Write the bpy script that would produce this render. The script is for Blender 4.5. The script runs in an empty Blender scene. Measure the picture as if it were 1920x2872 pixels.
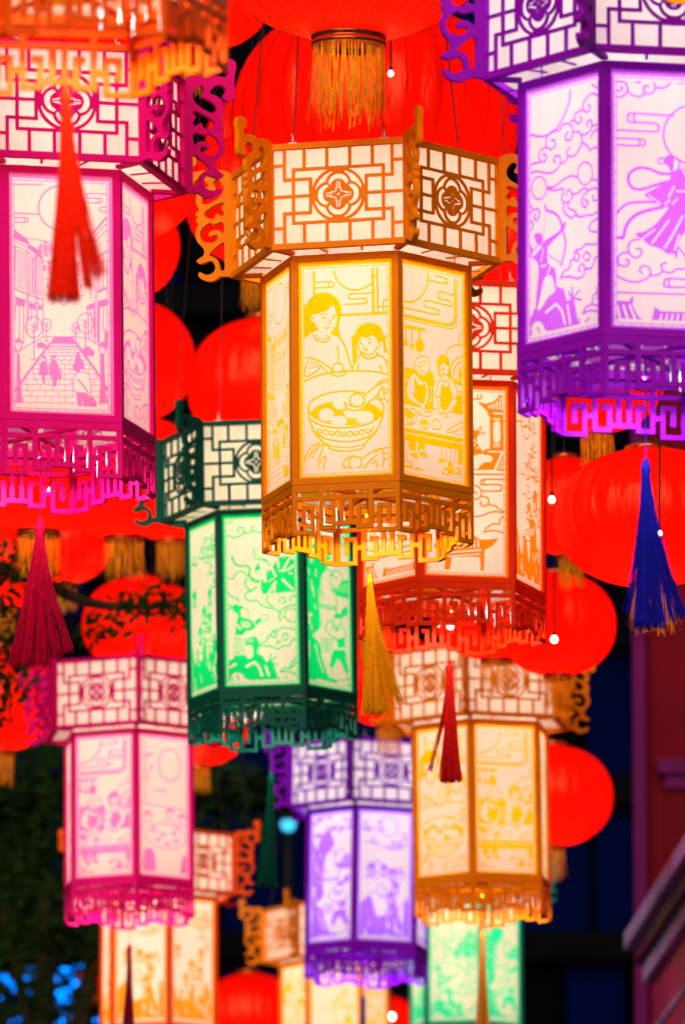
import bpy, math, random
import numpy as np
from mathutils import Vector, Matrix, Euler

# ------------------------------------------------------------------ camera, world, light, exposure
scene = bpy.context.scene
COL = scene.collection
rad = math.radians
F = 21000.0                      # focal length in pixels of the 1920 x 2872 photograph
PITCH = rad(10.1)
CAMP = Vector((0, 0, 1.6))
cam_d = bpy.data.cameras.new('camera'); cam = bpy.data.objects.new('camera', cam_d); COL.objects.link(cam)
cam.location = CAMP; cam.rotation_euler = (rad(90) + PITCH, 0, 0)
cam_d.sensor_fit = 'VERTICAL'; cam_d.sensor_height = 36.0; cam_d.lens = F / 2872 * 36.0
cam_d.clip_start = 0.5; cam_d.clip_end = 2000
cam_d.dof.use_dof = True; cam_d.dof.focus_distance = 23.75; cam_d.dof.aperture_fstop = 5.6; cam_d.dof.aperture_blades = 9
scene.camera = cam

FILL_EL, SUN_ROT = rad(16), rad(200)
w = bpy.data.worlds.new('World'); scene.world = w; w.use_nodes = True
nt = w.node_tree; bg = nt.nodes['Background']
sky = nt.nodes.new('ShaderNodeTexSky'); sky.sky_type = 'NISHITA'; sky.sun_disc = False
sky.sun_elevation = rad(1.0); sky.sun_rotation = SUN_ROT
nt.links.new(sky.outputs[0], bg.inputs[0]); bg.inputs[1].default_value = 0.012
sd = bpy.data.lights.new('street_fill', 'SUN'); street_fill = bpy.data.objects.new('street_fill', sd); COL.objects.link(street_fill)
sd.energy = 3.7; sd.angle = rad(60); sd.color = (1.0, 0.84, 0.68)  # sun-type fill added for the lanterns and street lamps behind the camera
street_fill.rotation_euler = (rad(90) - FILL_EL, 0, rad(-16))
street_fill.location = (0, 0, 30)

vs = scene.view_settings
vs.view_transform = 'Standard'; vs.look = 'None'; vs.exposure = 0.0; vs.gamma = 1.0; vs.use_curve_mapping = False
scene.render.engine = 'CYCLES'
cy = scene.cycles
cy.use_denoising = True
try: cy.denoiser = 'OPENIMAGEDENOISE'
except Exception: pass
cy.max_bounces = 7; cy.diffuse_bounces = 4; cy.glossy_bounces = 2; cy.transmission_bounces = 4; cy.transparent_max_bounces = 4
cy.sample_clamp_indirect = 4.0; cy.caustics_reflective = False; cy.caustics_refractive = False

CAMR = Euler((rad(90) + PITCH, 0, 0)).to_matrix()
def P(px, py, D):
    """the point at depth D metres along the lens axis that the photograph shows at px, py"""
    return CAMP + CAMR @ Vector(((px - 960) / F * D, (1436 - py) / F * D, -D))

# ------------------------------------------------------------------ helpers
def link(o, parent=None):
    COL.objects.link(o)
    if parent is not None: o.parent = parent
    return o
def tag(o, label=None, cat=None, group=None, kind=None):
    if label: o['label'] = label
    if cat: o['category'] = cat
    if group: o['group'] = group
    if kind: o['kind'] = kind
    return o
def empty(name, loc=(0, 0, 0), rz=0):
    o = bpy.data.objects.new(name, None); o.empty_display_size = 0.1
    o.location = loc; o.rotation_euler = (0, 0, rz)
    return link(o)
def mesh(name, V, Fc, smooth=False):
    m = bpy.data.meshes.new(name); m.from_pydata([tuple(v) for v in V], [], Fc); m.update()
    if smooth: m.polygons.foreach_set('use_smooth', [True] * len(m.polygons))
    m.materials.append(None)
    return m
def inst(name, me, mat, parent=None, loc=(0, 0, 0), rot=(0, 0, 0), scale=None):
    o = bpy.data.objects.new(name, me); o.location = loc; o.rotation_euler = rot
    if scale is not None: o.scale = scale
    link(o, parent)
    o.material_slots[0].link = 'OBJECT'; o.material_slots[0].material = mat
    return o
class MB:
    def __init__(s): s.V = []; s.F = []
    def add(s, V, Fc, M=None):
        b = len(s.V)
        s.V += [tuple(M @ Vector(v)) for v in V] if M is not None else [tuple(v) for v in V]
        s.F += [tuple(i + b for i in f) for f in Fc]
        return s
    def box(s, a, b, M=None):
        (x0, y0, z0), (x1, y1, z1) = a, b
        V = [(x0, y0, z0), (x1, y0, z0), (x1, y1, z0), (x0, y1, z0), (x0, y0, z1), (x1, y0, z1), (x1, y1, z1), (x0, y1, z1)]
        return s.add(V, [(0, 3, 2, 1), (4, 5, 6, 7), (0, 1, 5, 4), (1, 2, 6, 5), (2, 3, 7, 6), (3, 0, 4, 7)], M)
    def bar(s, p, q, wx, wz, up=(0, 0, 1)):
        p, q = Vector(p), Vector(q); d = (q - p); L = d.length; d.normalize()
        x = d.cross(Vector(up)); x.normalize(); z = x.cross(d)
        M = Matrix((x, d, z)).transposed().to_4x4(); M.translation = p
        return s.box((-wx / 2, 0, -wz / 2), (wx / 2, L, wz / 2), M)
    def tube(s, pts, r, n=6, cap=True):
        pts = [Vector(p) for p in pts]; rs = r if isinstance(r, (list, tuple)) else [r] * len(pts)
        b = len(s.V); ref = Vector((0.31, 0.17, 0.93))
        for i, p in enumerate(pts):
            d = pts[min(i + 1, len(pts) - 1)] - pts[max(i - 1, 0)]; d.normalize()
            rf = ref if abs(d.dot(ref)) < 0.9 else Vector((1, 0, 0))
            x = d.cross(rf); x.normalize(); y = d.cross(x)
            for k in range(n):
                a = 2 * math.pi * k / n
                s.V.append(tuple(p + (x * math.cos(a) + y * math.sin(a)) * rs[i]))
        for i in range(len(pts) - 1):
            for k in range(n):
                s.F.append((b + i * n + k, b + i * n + (k + 1) % n, b + (i + 1) * n + (k + 1) % n, b + (i + 1) * n + k))
        if cap:
            s.F.append(tuple(b + k for k in range(n))[::-1]); e = b + (len(pts) - 1) * n
            s.F.append(tuple(e + k for k in range(n)))
        return s
    def lathe(s, prof, n=24, c=(0, 0, 0)):
        b = len(s.V)
        for r, z in prof:
            for k in range(n):
                a = 2 * math.pi * k / n
                s.V.append((c[0] + r * math.cos(a), c[1] + r * math.sin(a), c[2] + z))
        for i in range(len(prof) - 1):
            for k in range(n):
                s.F.append((b + i * n + k, b + i * n + (k + 1) % n, b + (i + 1) * n + (k + 1) % n, b + (i + 1) * n + k))
        return s
    def mesh(s, name, smooth=False): return mesh(name, s.V, s.F, smooth)

# ------------------------------------------------------------------ materials
def newmat(name):
    m = bpy.data.materials.new(name); m.use_nodes = True
    n = m.node_tree; n.nodes.clear(); out = n.nodes.new('ShaderNodeOutputMaterial')
    return m, n, out
def varied(n, col, amt, scale, detail=3.0, stretch=(1, 1, 1)):
    """colour with fine wear: noise in object space mixes two near tones"""
    tc = n.nodes.new('ShaderNodeTexCoord'); mp = n.nodes.new('ShaderNodeMapping'); mp.inputs['Scale'].default_value = stretch
    no = n.nodes.new('ShaderNodeTexNoise'); no.inputs['Scale'].default_value = scale; no.inputs['Detail'].default_value = detail
    rp = n.nodes.new('ShaderNodeValToRGB')
    lo = [c * (1 - amt) for c in col]; hi = [min(1, c * (1 + amt)) for c in col]
    rp.color_ramp.elements[0].position = 0.3; rp.color_ramp.elements[0].color = (*lo, 1)
    rp.color_ramp.elements[1].position = 0.7; rp.color_ramp.elements[1].color = (*hi, 1)
    n.links.new(tc.outputs['Object'], mp.inputs[0]); n.links.new(mp.outputs[0], no.inputs['Vector']); n.links.new(no.outputs[0], rp.inputs[0])
    return rp.outputs[0]
def m_paint(name, col, rough=0.5, amt=0.13, scale=14, metal=0.0, spec=0.06):
    m, n, out = newmat(name); b = n.nodes.new('ShaderNodeBsdfPrincipled')
    c1 = varied(n, col, amt, scale, 5.0); c2 = varied(n, [min(1, c * 1.06) for c in col], amt * 1.2, scale * .22, 2.0)
    mm = n.nodes.new('ShaderNodeMix'); mm.data_type = 'RGBA'; mm.inputs['Factor'].default_value = .5; n.links.new(c1, mm.inputs['A']); n.links.new(c2, mm.inputs['B']); n.links.new(mm.outputs['Result'], b.inputs['Base Color'])
    b.inputs['Roughness'].default_value = rough; b.inputs['Metallic'].default_value = metal; b.inputs['Specular IOR Level'].default_value = spec
    n.links.new(b.outputs[0], out.inputs[0]); return m
def m_sheet(name, col, refl=0.35, amt=0.05, scale=9, stretch=(1, 1, 1), gloss=0.0, refl_col=None):
    """thin lamp skin: lets the light of the lamp inside through and scatters it"""
    m, n, out = newmat(name)
    c = varied(n, col, amt, scale, 4.0, stretch)
    t = n.nodes.new('ShaderNodeBsdfTranslucent'); d = n.nodes.new('ShaderNodeBsdfDiffuse'); mx = n.nodes.new('ShaderNodeMixShader')
    n.links.new(c, t.inputs[0])
    if refl_col: d.inputs[0].default_value = (*refl_col, 1)
    else: n.links.new(c, d.inputs[0])
    mx.inputs[0].default_value = refl; n.links.new(t.outputs[0], mx.inputs[1]); n.links.new(d.outputs[0], mx.inputs[2])
    last = mx.outputs[0]
    if gloss > 0:
        g = n.nodes.new('ShaderNodeBsdfGlossy'); g.inputs['Roughness'].default_value = 0.26; g.inputs[0].default_value = (1, .42, .16, 1)
        tc = n.nodes.new('ShaderNodeTexCoord'); mp = n.nodes.new('ShaderNodeMapping'); mp.inputs['Scale'].default_value = (3, 3, .55)
        no = n.nodes.new('ShaderNodeTexNoise'); no.inputs['Scale'].default_value = 5.0; no.inputs['Detail'].default_value = 3.0
        bp = n.nodes.new('ShaderNodeBump'); bp.inputs['Strength'].default_value = .22; bp.inputs['Distance'].default_value = .05
        n.links.new(tc.outputs['Object'], mp.inputs[0]); n.links.new(mp.outputs[0], no.inputs['Vector']); n.links.new(no.outputs[0], bp.inputs['Height'])
        for q in (t, d, g): n.links.new(bp.outputs[0], q.inputs['Normal'])
        lw = n.nodes.new('ShaderNodeFresnel'); lw.inputs[0].default_value = 1.6
        ml = n.nodes.new('ShaderNodeMath'); ml.operation = 'MULTIPLY'; ml.inputs[1].default_value = gloss
        n.links.new(lw.outputs[0], ml.inputs[0])
        m2 = n.nodes.new('ShaderNodeMixShader'); n.links.new(ml.outputs[0], m2.inputs[0])
        n.links.new(last, m2.inputs[1]); n.links.new(g.outputs[0], m2.inputs[2]); last = m2.outputs[0]
    n.links.new(last, out.inputs[0]); return m
def m_emit(name, col, strength):
    m, n, out = newmat(name); e = n.nodes.new('ShaderNodeEmission')
    e.inputs[0].default_value = (*col, 1); e.inputs[1].default_value = strength
    n.links.new(e.outputs[0], out.inputs[0]); return m

PAPER = {k: m_sheet('paper_' + k, c, 0.50, 0.03, 7, (6, 6, 0.6)) for k, c in
         {'warm': (0.94, 0.82, 0.68), 'pink': (0.93, 0.80, 0.74), 'cool': (0.92, 0.83, 0.80), 'green': (0.90, 0.86, 0.66)}.items()}
FRAME = {'yellow': (0.95, 0.225, 0.001), 'pink': (0.84, 0.003, 0.20), 'purple': (0.30, 0.004, 0.56), 'green': (0.002, 0.075, 0.05),
         'red': (0.82, 0.028, 0.002), 'orange': (0.90, 0.085, 0.002), 'violet': (0.22, 0.004, 0.62), 'teal': (0.01, 0.22, 0.16)}
FILM = {'yellow': (0.98, 0.54, 0.001), 'pink': (0.90, 0.20, 0.58), 'purple': (0.62, 0.13, 0.88), 'green': (0.004, 0.74, 0.19),
        'red': (0.95, 0.22, 0.004), 'orange': (0.97, 0.32, 0.01), 'violet': (0.46, 0.16, 0.9), 'teal': (0.02, 0.72, 0.36)}
M_FRAME = {k: m_paint('paint_' + k, c) for k, c in FRAME.items()}
M_FILM = {k: m_sheet('film_' + k, c, 0.30, 0.04, 6) for k, c in FILM.items()}
M_WIRE = m_paint('steel_wire', (0.05, 0.03, 0.05), 0.5, 0.1, 40, 0.3)
M_STEEL = m_paint('steel_clip', (0.3, 0.28, 0.28), 0.25, 0.1, 40, 1.0)
M_BLACK = m_paint('black_rubber', (0.012, 0.012, 0.014), 0.5)
M_RED = m_sheet('red_lantern_cloth', (0.95, 0.005, 0.001), 0.25, 0.22, 1.6, (1, 1, 1), 0.7)
M_SEAM = m_paint('red_seam', (0.45, 0.004, 0.001), 0.5, 0.1, 20)
M_GOLD = m_paint('gold_ring', (0.55, 0.12, 0.03), 0.25, 0.2, 20, 0.8)
M_RIB = m_paint('gilt_rib', (0.42, 0.10, 0.01), 0.3, 0.2, 30, 0.5)
M_FRINGE = m_sheet('orange_fringe', (1.0, 0.36, 0.015), 0.55, 0.30, 26)
TASSEL = {'yellow': (1.0, 0.37, 0.006), 'crimson': (0.50, 0.004, 0.04), 'blue': (0.012, 0.012, 0.36), 'red': (0.62, 0.012, 0.012),
          'green': (0.004, 0.075, 0.045), 'scarlet': (0.9, 0.02, 0.004), 'wine': (0.22, 0.01, 0.03), 'gold': (0.72, 0.28, 0.03), 'navy': (0.01, 0.01, 0.12)}
M_TASSEL = {k: m_sheet('silk_' + k, c, 0.85, 0.18, 60) for k, c in TASSEL.items()}

# ------------------------------------------------------------------ cut sheets: painted fields turned into meshes
def smooth_pts(pts, n=5, closed=False):
    if len(pts) < 3: return pts
    out = []; N = len(pts)
    rng = range(N) if closed else range(N - 1)
    for i in rng:
        p1, p2 = pts[i], pts[(i + 1) % N]
        p0 = pts[(i - 1) % N] if (closed or i > 0) else p1
        p3 = pts[(i + 2) % N] if (closed or i + 2 < N) else p2
        for k in range(n):
            t = k / n; t2 = t * t; t3 = t2 * t
            out.append(tuple(0.5 * (2 * p1[j] + (p2[j] - p0[j]) * t + (2 * p0[j] - 5 * p1[j] + 4 * p2[j] - p3[j]) * t2 +
                                    (3 * p1[j] - p0[j] - 3 * p2[j] + p3[j]) * t3) for j in (0, 1)))
    if not closed: out.append(tuple(pts[-1]))
    return out
class Sheet:
    """a field over a w x h rectangle (metres); > 0 where the sheet is solid"""
    def __init__(s, w, h, step, quad=None, x0=None, y0=0.0):
        s.w, s.h, s.st = w, h, step
        s.nx = int(round(w / step)) + 1; s.ny = int(round(h / step)) + 1
        s.x0 = -w / 2 if x0 is None else x0; s.y0 = y0
        s.xs = s.x0 + np.linspace(0, w, s.nx); s.ys = y0 + np.linspace(0, h, s.ny)
        s.f = np.full((s.ny, s.nx), -0.01); s.quad = quad; s.sc = 1.0; s.fat = 1.0
        if quad:
            (tlx, tly), (trx, try_), (blx, bly), (brx, bry) = quad
            s.sc = 0.5 * (w / abs(trx - tlx) + h / abs(bly - tly))
    def m(s, p):
        if not s.quad: return p
        (tlx, tly), (trx, try_), (blx, bly), (brx, bry) = s.quad
        v = (p[1] - tly) / (bly - tly)
        for _ in range(3):
            xl = tlx + (blx - tlx) * v; xr = trx + (brx - trx) * v
            u = (p[0] - xl) / (xr - xl)
            yt = tly + (try_ - tly) * u; yb = bly + (bry - bly) * u
            v = (p[1] - yt) / (yb - yt)
        return (s.x0 + u * s.w, s.y0 + s.h * (1 - v))
    def win(s, pts, pad):
        xa = min(p[0] for p in pts) - pad; xb = max(p[0] for p in pts) + pad; ya = min(p[1] for p in pts) - pad; yb = max(p[1] for p in pts) + pad
        i0 = max(0, int((xa - s.x0) / s.st)); i1 = min(s.nx, int((xb - s.x0) / s.st) + 2)
        j0 = max(0, int((ya - s.y0) / s.st)); j1 = min(s.ny, int((yb - s.y0) / s.st) + 2)
        return (i0, i1, j0, j1) if i1 > i0 and j1 > j0 else None
    def put(s, wn, d, on):
        i0, i1, j0, j1 = wn; v = s.f[j0:j1, i0:i1]
        s.f[j0:j1, i0:i1] = np.maximum(v, d) if on else np.minimum(v, -d)
    def segd(s, wn, pts, closed):
        i0, i1, j0, j1 = wn; X, Y = np.meshgrid(s.xs[i0:i1], s.ys[j0:j1]); D = np.full(X.shape, 1e9)
        seq = list(zip(pts[:-1], pts[1:])) + ([(pts[-1], pts[0])] if closed else [])
        for (ax, ay), (bx, by) in seq:
            dx, dy = bx - ax, by - ay; L = dx * dx + dy * dy + 1e-14
            t = np.clip(((X - ax) * dx + (Y - ay) * dy) / L, 0, 1)
            D = np.minimum(D, (X - ax - t * dx) ** 2 + (Y - ay - t * dy) ** 2)
        return X, Y, np.sqrt(D)
    def line(s, pts, wd=8, on=True, smooth=True, closed=False):
        if smooth: pts = smooth_pts(pts, 4, closed)
        q = [s.m(p) for p in pts]; hw = max(wd * s.sc / 2 * (s.fat if on else 1.0), s.st * 0.52)
        wn = s.win(q, hw + 3 * s.st)
        if wn:
            _, _, D = s.segd(wn, q, closed); s.put(wn, hw - D, on)
    def fill(s, pts, on=True, smooth=True):
        if smooth: pts = smooth_pts(pts, 4, True)
        q = [s.m(p) for p in pts]; wn = s.win(q, 3 * s.st)
        if not wn: return
        X, Y, D = s.segd(wn, q, True); ins = np.zeros(X.shape, bool); n = len(q)
        for k in range(n):
            (ax, ay), (bx, by) = q[k], q[(k + 1) % n]
            if ay == by: continue
            c = ((ay > Y) != (by > Y)) & (X < (bx - ax) * (Y - ay) / (by - ay) + ax); ins ^= c
        s.put(wn, np.where(ins, D, -D), on)
    def ell(s, cx, cy, rx, ry, wd=None, on=True, n=20):
        pts = [(cx + rx * math.cos(2 * math.pi * k / n), cy + ry * math.sin(2 * math.pi * k / n)) for k in range(n)]
        if wd: s.line(pts, wd, on, False, True)
        else: s.fill(pts, on, False)
    def rect(s, xa, xb, ya, yb, on=True): s.fill([(xa, ya), (xb, ya), (xb, yb), (xa, yb)], on, False)
    def polys(s, inv=False):
        """marching squares: polygons of the solid region, and the cut edges (solid on the left)"""
        f = -s.f if inv else s.f
        f = np.where(np.abs(f) < 1e-7, -1e-7, f); V = []; Fc = []; E = []; xs, ys = s.xs, s.ys; pos = f > 0
        cnt = pos[:-1, :-1].astype(int) + pos[:-1, 1:] + pos[1:, 1:] + pos[1:, :-1]
        for j in range(s.ny - 1):
            row = cnt[j]; full = np.concatenate(([0], (row == 4).astype(int), [0])); d = np.diff(full)
            for a, b in zip(np.where(d == 1)[0], np.where(d == -1)[0]):
                k = len(V); V += [(xs[a], ys[j]), (xs[b], ys[j]), (xs[b], ys[j + 1]), (xs[a], ys[j + 1])]; Fc.append((k, k + 1, k + 2, k + 3))
        for j, i in zip(*np.where((cnt > 0) & (cnt < 4))):
            c = [(xs[i], ys[j], f[j, i]), (xs[i + 1], ys[j], f[j, i + 1]), (xs[i + 1], ys[j + 1], f[j + 1, i + 1]), (xs[i], ys[j + 1], f[j + 1, i])]
            poly = []; cr = []
            for k in range(4):
                a, b = c[k], c[(k + 1) % 4]
                if a[2] > 0: poly.append((a[0], a[1]))
                if (a[2] > 0) != (b[2] > 0):
                    t = a[2] / (a[2] - b[2]); q = (a[0] + (b[0] - a[0]) * t, a[1] + (b[1] - a[1]) * t)
                    poly.append(q); cr.append((q, a[2] > 0))
            if len(poly) >= 3:
                k = len(V); V += poly; Fc.append(tuple(range(k, k + len(poly))))
            for k, (q, lv) in enumerate(cr):
                if lv: E.append((q, cr[(k + 1) % len(cr)][0]))
        # rim of the rectangle
        for j in (0, s.ny - 1):
            for i in range(s.nx - 1):
                if pos[j, i] and pos[j, i + 1]:
                    a, b = (xs[i], ys[j]), (xs[i + 1], ys[j]); E.append((a, b) if j == 0 else (b, a))
        for i in (0, s.nx - 1):
            for j in range(s.ny - 1):
                if pos[j, i] and pos[j + 1, i]:
                    a, b = (xs[i], ys[j]), (xs[i], ys[j + 1]); E.append((b, a) if i == 0 else (a, b))
        return V, Fc, E
    def flat(s, name, inv=False, y=0.0):
        V, Fc, E = s.polys(inv); return mesh(name, [(a, y, b) for a, b in V], Fc)
    def solid(s, name, t, y=0.0):
        """front at y, back at y + t"""
        V, Fc, E = s.polys(); n = len(V)
        VV = [(a, y, b) for a, b in V] + [(a, y + t, b) for a, b in V]; FF = list(Fc) + [tuple(i + n for i in f[::-1]) for f in Fc]
        for a, b in E:
            k = len(VV); VV += [(a[0], y, a[1]), (b[0], y, b[1]), (b[0], y + t, b[1]), (a[0], y + t, a[1])]; FF.append((k, k + 3, k + 2, k + 1))
        return mesh(name, VV, FF)

# ------------------------------------------------------------------ lantern pieces (shared shapes)
LR, LB = 0.35, 0.449             # circumradius of the body and of the upper box
BH, XH = 0.749, 0.345            # height of the body, of the box
FH = 0.1615                      # height of the fret skirt
Z0 = FH + BH                     # box floor / body top above the lantern's lowest point
C30 = math.cos(rad(30)); T30 = math.tan(rad(30))

def frame_ring(R, za, zb, ml, mt, mb, t):
    """six mitred rectangular frames round a hexagon, openings cut out"""
    mbd = MB(); wo = R / 2; wi = R / 2 - t * T30; xh = R / 2 - ml; a = R * C30
    for k in range(6):
        M = Matrix.Rotation(rad(30 + 60 * k), 4, 'Z') @ Matrix.Translation((0, -a, 0))
        o = [(-wo, 0, za), (wo, 0, za), (wo, 0, zb), (-wo, 0, zb)]; h = [(-xh, 0, za + mb), (xh, 0, za + mb), (xh, 0, zb - mt), (-xh, 0, zb - mt)]
        oi = [(-wi, t, za), (wi, t, za), (wi, t, zb), (-wi, t, zb)]; hi = [(x, t, z) for x, y, z in h]
        Fc = []
        for i in range(4):
            j = (i + 1) % 4
            Fc += [(i, j, 4 + j, 4 + i), (8 + j, 8 + i, 12 + i, 12 + j), (4 + i, 4 + j, 12 + j, 12 + i)]
        Fc += [(1, 0, 8, 9), (3, 2, 10, 11)]
        mbd.add(o + h + oi + hi, Fc, M)
    return mbd
ME_BOX = frame_ring(LB, Z0, Z0 + XH, 0.0125, 0.019, 0.019, 0.022).mesh('box_frame')
ME_BODY = frame_ring(LR, FH, Z0 - 0.004, 0.0215, 0.020, 0.021, 0.024).mesh('body_frame')
OW, OH = LR - 2 * 0.0215, BH - 0.004 - 0.041      # opening of a body face
OZ = FH + 0.021
BW, BHH, BZ = LB - 0.025, XH - 0.038, Z0 + 0.019  # opening of a box face

# lattice of a box face (traced proportions, 1460 wide)
def make_lattice():
    k = BW / 1390.0; s = Sheet(BW + 0.004, BHH + 0.004, 0.0016, y0=-0.002)
    cz = BHH / 2
    kz = BHH / 1036.0
    def X(x): return x * k
    def Z(z): return cz - z * kz
    def bar(x0, z0, x1, z1, wd=32): s.line([(X(x0), Z(z0)), (X(x1), Z(z1))], wd * k, True, False)
    s.sc = 1.0
    def barw(x0, z0, x1, z1, wd=32):
        if x0 == x1: s.rect(X(x0 - wd / 2), X(x0 + wd / 2), Z(max(z0, z1) + wd / 2), Z(min(z0, z1) - wd / 2))
        else: s.rect(X(min(x0, x1) - wd / 2), X(max(x0, x1) + wd / 2), Z(z0 + wd / 2), Z(z0 - wd / 2))
    for sx in (-1, 1):
        barw(482 * sx, -295, 482 * sx, 295)
        barw(298 * sx, -186, 298 * sx, 186)
        barw(298 * sx, 0, 720 * sx, 0)
        for sz in (-1, 1):
            for x in (122, 366): barw(x * sx, 295 * sz, x * sx, 530 * sz)
            barw(578 * sx, 186 * sz, 578 * sx, 530 * sz)
            barw(298 * sx, 186 * sz, 578 * sx, 186 * sz)
            barw(578 * sx, 345 * sz, 720 * sx, 345 * sz)
    for sz in (-1, 1): barw(-482, 295 * sz, 482, 295 * sz)
    r = k
    s.ell(0, cz, 275 * r, 275 * r, 30 * r, True, 48)
    A4 = [(1, 0), (-1, 0), (0, 1), (0, -1)]
    for dx, dz in A4: s.ell(dx * 112 * r, cz + dz * 112 * r, 138 * r, 138 * r, None, True, 32)
    for dx, dz in A4: s.ell(dx * 112 * r, cz + dz * 112 * r, 110 * r, 110 * r, None, False, 32)
    for dx, dz in A4: s.ell(dx * 262 * r, cz + dz * 262 * r, (48 if dx else 75) * r, (48 if dz else 75) * r * 0.9, None, True, 16)
    for dx, dz in A4: s.ell(dx * 112 * r, cz + dz * 112 * r, 108 * r, 108 * r, None, False, 32)
    for dx, dz in ((1, 1), (1, -1), (-1, 1), (-1, -1)): s.line([(dx * 70 * r, cz + dz * 70 * r), (dx * 125 * r, cz + dz * 125 * r)], 24 * r, True, False)
    for dx, dz in A4: s.ell(dx * 78 * r, cz + dz * 78 * r, 86 * r, 86 * r, None, True, 28)
    for dx, dz in A4:
        s.ell(dx * 104 * r, cz + dz * 104 * r, (44 if dx else 25) * r, (44 if dz else 25) * r, None, False, 14)
        s.line([(dx * 60 * r, cz + dz * 60 * r), (dx * 150 * r, cz + dz * 150 * r)], 9 * r, True, False)
    for dx, dz in ((1, 1), (1, -1), (-1, 1), (-1, -1)):
        s.line([(dx * 22 * r, cz + dz * 72 * r), (dx * 30 * r, cz + dz * 36 * r), (dx * 42 * r, cz + dz * 30 * r), (dx * 80 * r, cz + dz * 26 * r)], 17 * r, False)
    s.ell(0, cz, 17 * r, 17 * r, None, False, 12)
    return s.solid('lattice', 0.006)
ME_LAT = make_lattice()
ME_PANE = mesh('lattice_pane', [(-BW / 2 - .003, 0, -.003), (BW / 2 + .003, 0, -.003), (BW / 2 + .003, 0, BHH + .003), (-BW / 2 - .003, 0, BHH + .003)], [(0, 1, 2, 3)])

def make_fret():
    k = LR / 1404.0; s = Sheet(LR, FH, 0.00125); s.sc = 1.0
    R = lambda xa, xb, va, vb, on=True: s.rect(xa * k, xb * k, FH - vb * k, FH - va * k, on)
    for sx in (-1, 1):
        q = lambda xa, xb, va, vb, on=True: R(min(sx * xa, sx * xb), max(sx * xa, sx * xb), va, vb, on)
        q(407, 712, -20, 645); q(340, 407, -20, 443); q(130, 350, -20, 587); q(-5, 130, -20, 538)
    for sx in (-1, 1):
        q = lambda xa, xb, va, vb, on=True: R(min(sx * xa, sx * xb), max(sx * xa, sx * xb), va, vb, on)
        q(352, 642, 92, 150, False); q(-5, 292, 92, 150, False)
        q(352, 642, 205, 590, False); q(352, 405, 443, 700, False)
        q(407, 462, 270, 645); q(407, 580, 270, 325); q(520, 580, 270, 500); q(340, 410, 383, 443)
        q(-5, 292, 205, 530, False)
        q(130, 190, 270, 587); q(130, 245, 270, 330); q(-5, 132, 480, 538); q(28, 88, 200, 500)
    return s.solid('fret', 0.012)
ME_FRET = make_fret()

def make_bracket():
    u = 0.0001954
    s = Sheet(0.19, 0.47, 0.0024, x0=-0.004, y0=-0.04)
    T = lambda pts: [((x - 105) * u, 0.345 - (y - 360) * u * 1.005) for x, y in pts]
    s.fill(T([(100, 365), (150, 322), (210, 298), (290, 290), (370, 300), (435, 318), (480, 290), (560, 272), (650, 282), (720, 292), (755, 270), (770, 225),
              (735, 195), (700, 165), (685, 100), (710, 40), (770, 5), (840, 10), (890, 60), (897, 140), (880, 220), (868, 300), (868, 400), (880, 480), (870, 570),
              (835, 630), (770, 655), (715, 640), (690, 600), (695, 565), (725, 540), (735, 500), (730, 460), (690, 430), (620, 410), (560, 430), (510, 490), (475, 540),
              (560, 575), (640, 620), (690, 700), (700, 790), (680, 860), (645, 915), (655, 950), (690, 980), (705, 1010), (680, 1035), (668, 1060), (690, 1090), (695, 1130),
              (665, 1160), (655, 1185), (680, 1230), (702, 1300), (700, 1400), (670, 1480), (610, 1550), (570, 1600), (555, 1660), (580, 1720), (640, 1755), (685, 1790),
              (670, 1830), (610, 1850), (540, 1830), (470, 1810), (420, 1820), (380, 1880), (370, 1940), (400, 2000), (460, 2035), (530, 2040), (590, 2010), (640, 1990),
              (660, 2030), (640, 2080), (580, 2120), (490, 2155), (400, 2150), (330, 2110), (280, 2085), (200, 2085), (100, 2072), (95, 1800), (95, 1400), (95, 1000), (95, 600)]))
    for h in ([(340, 440), (395, 470), (385, 530), (350, 590), (370, 620), (450, 645), (540, 695), (595, 770), (580, 835), (520, 850), (420, 820), (300, 745), (235, 670), (218, 590), (240, 520), (280, 470)],
              [(215, 840), (280, 840), (380, 875), (470, 925), (540, 975), (553, 1030), (500, 1080), (420, 1105), (375, 1080), (360, 1030), (335, 1015), (290, 1045), (250, 1062), (218, 1040), (225, 990), (262, 935), (240, 890)],
              [(235, 1355), (218, 1300), (218, 1210), (260, 1160), (380, 1195), (470, 1170), (560, 1220), (625, 1320), (610, 1430), (540, 1490), (430, 1505), (350, 1470), (325, 1410), (350, 1375), (410, 1385), (455, 1400), (480, 1360), (450, 1315), (380, 1290), (310, 1300), (255, 1345)],
              [(212, 1520), (270, 1525), (350, 1580), (430, 1650), (475, 1710), (400, 1745), (330, 1800), (300, 1880), (285, 1960), (260, 1985), (212, 1960), (210, 1800), (210, 1650)]):
        s.fill(T(h), False)
    return s.solid('bracket', 0.018, -0.009)
ME_BRK = make_bracket()

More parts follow.
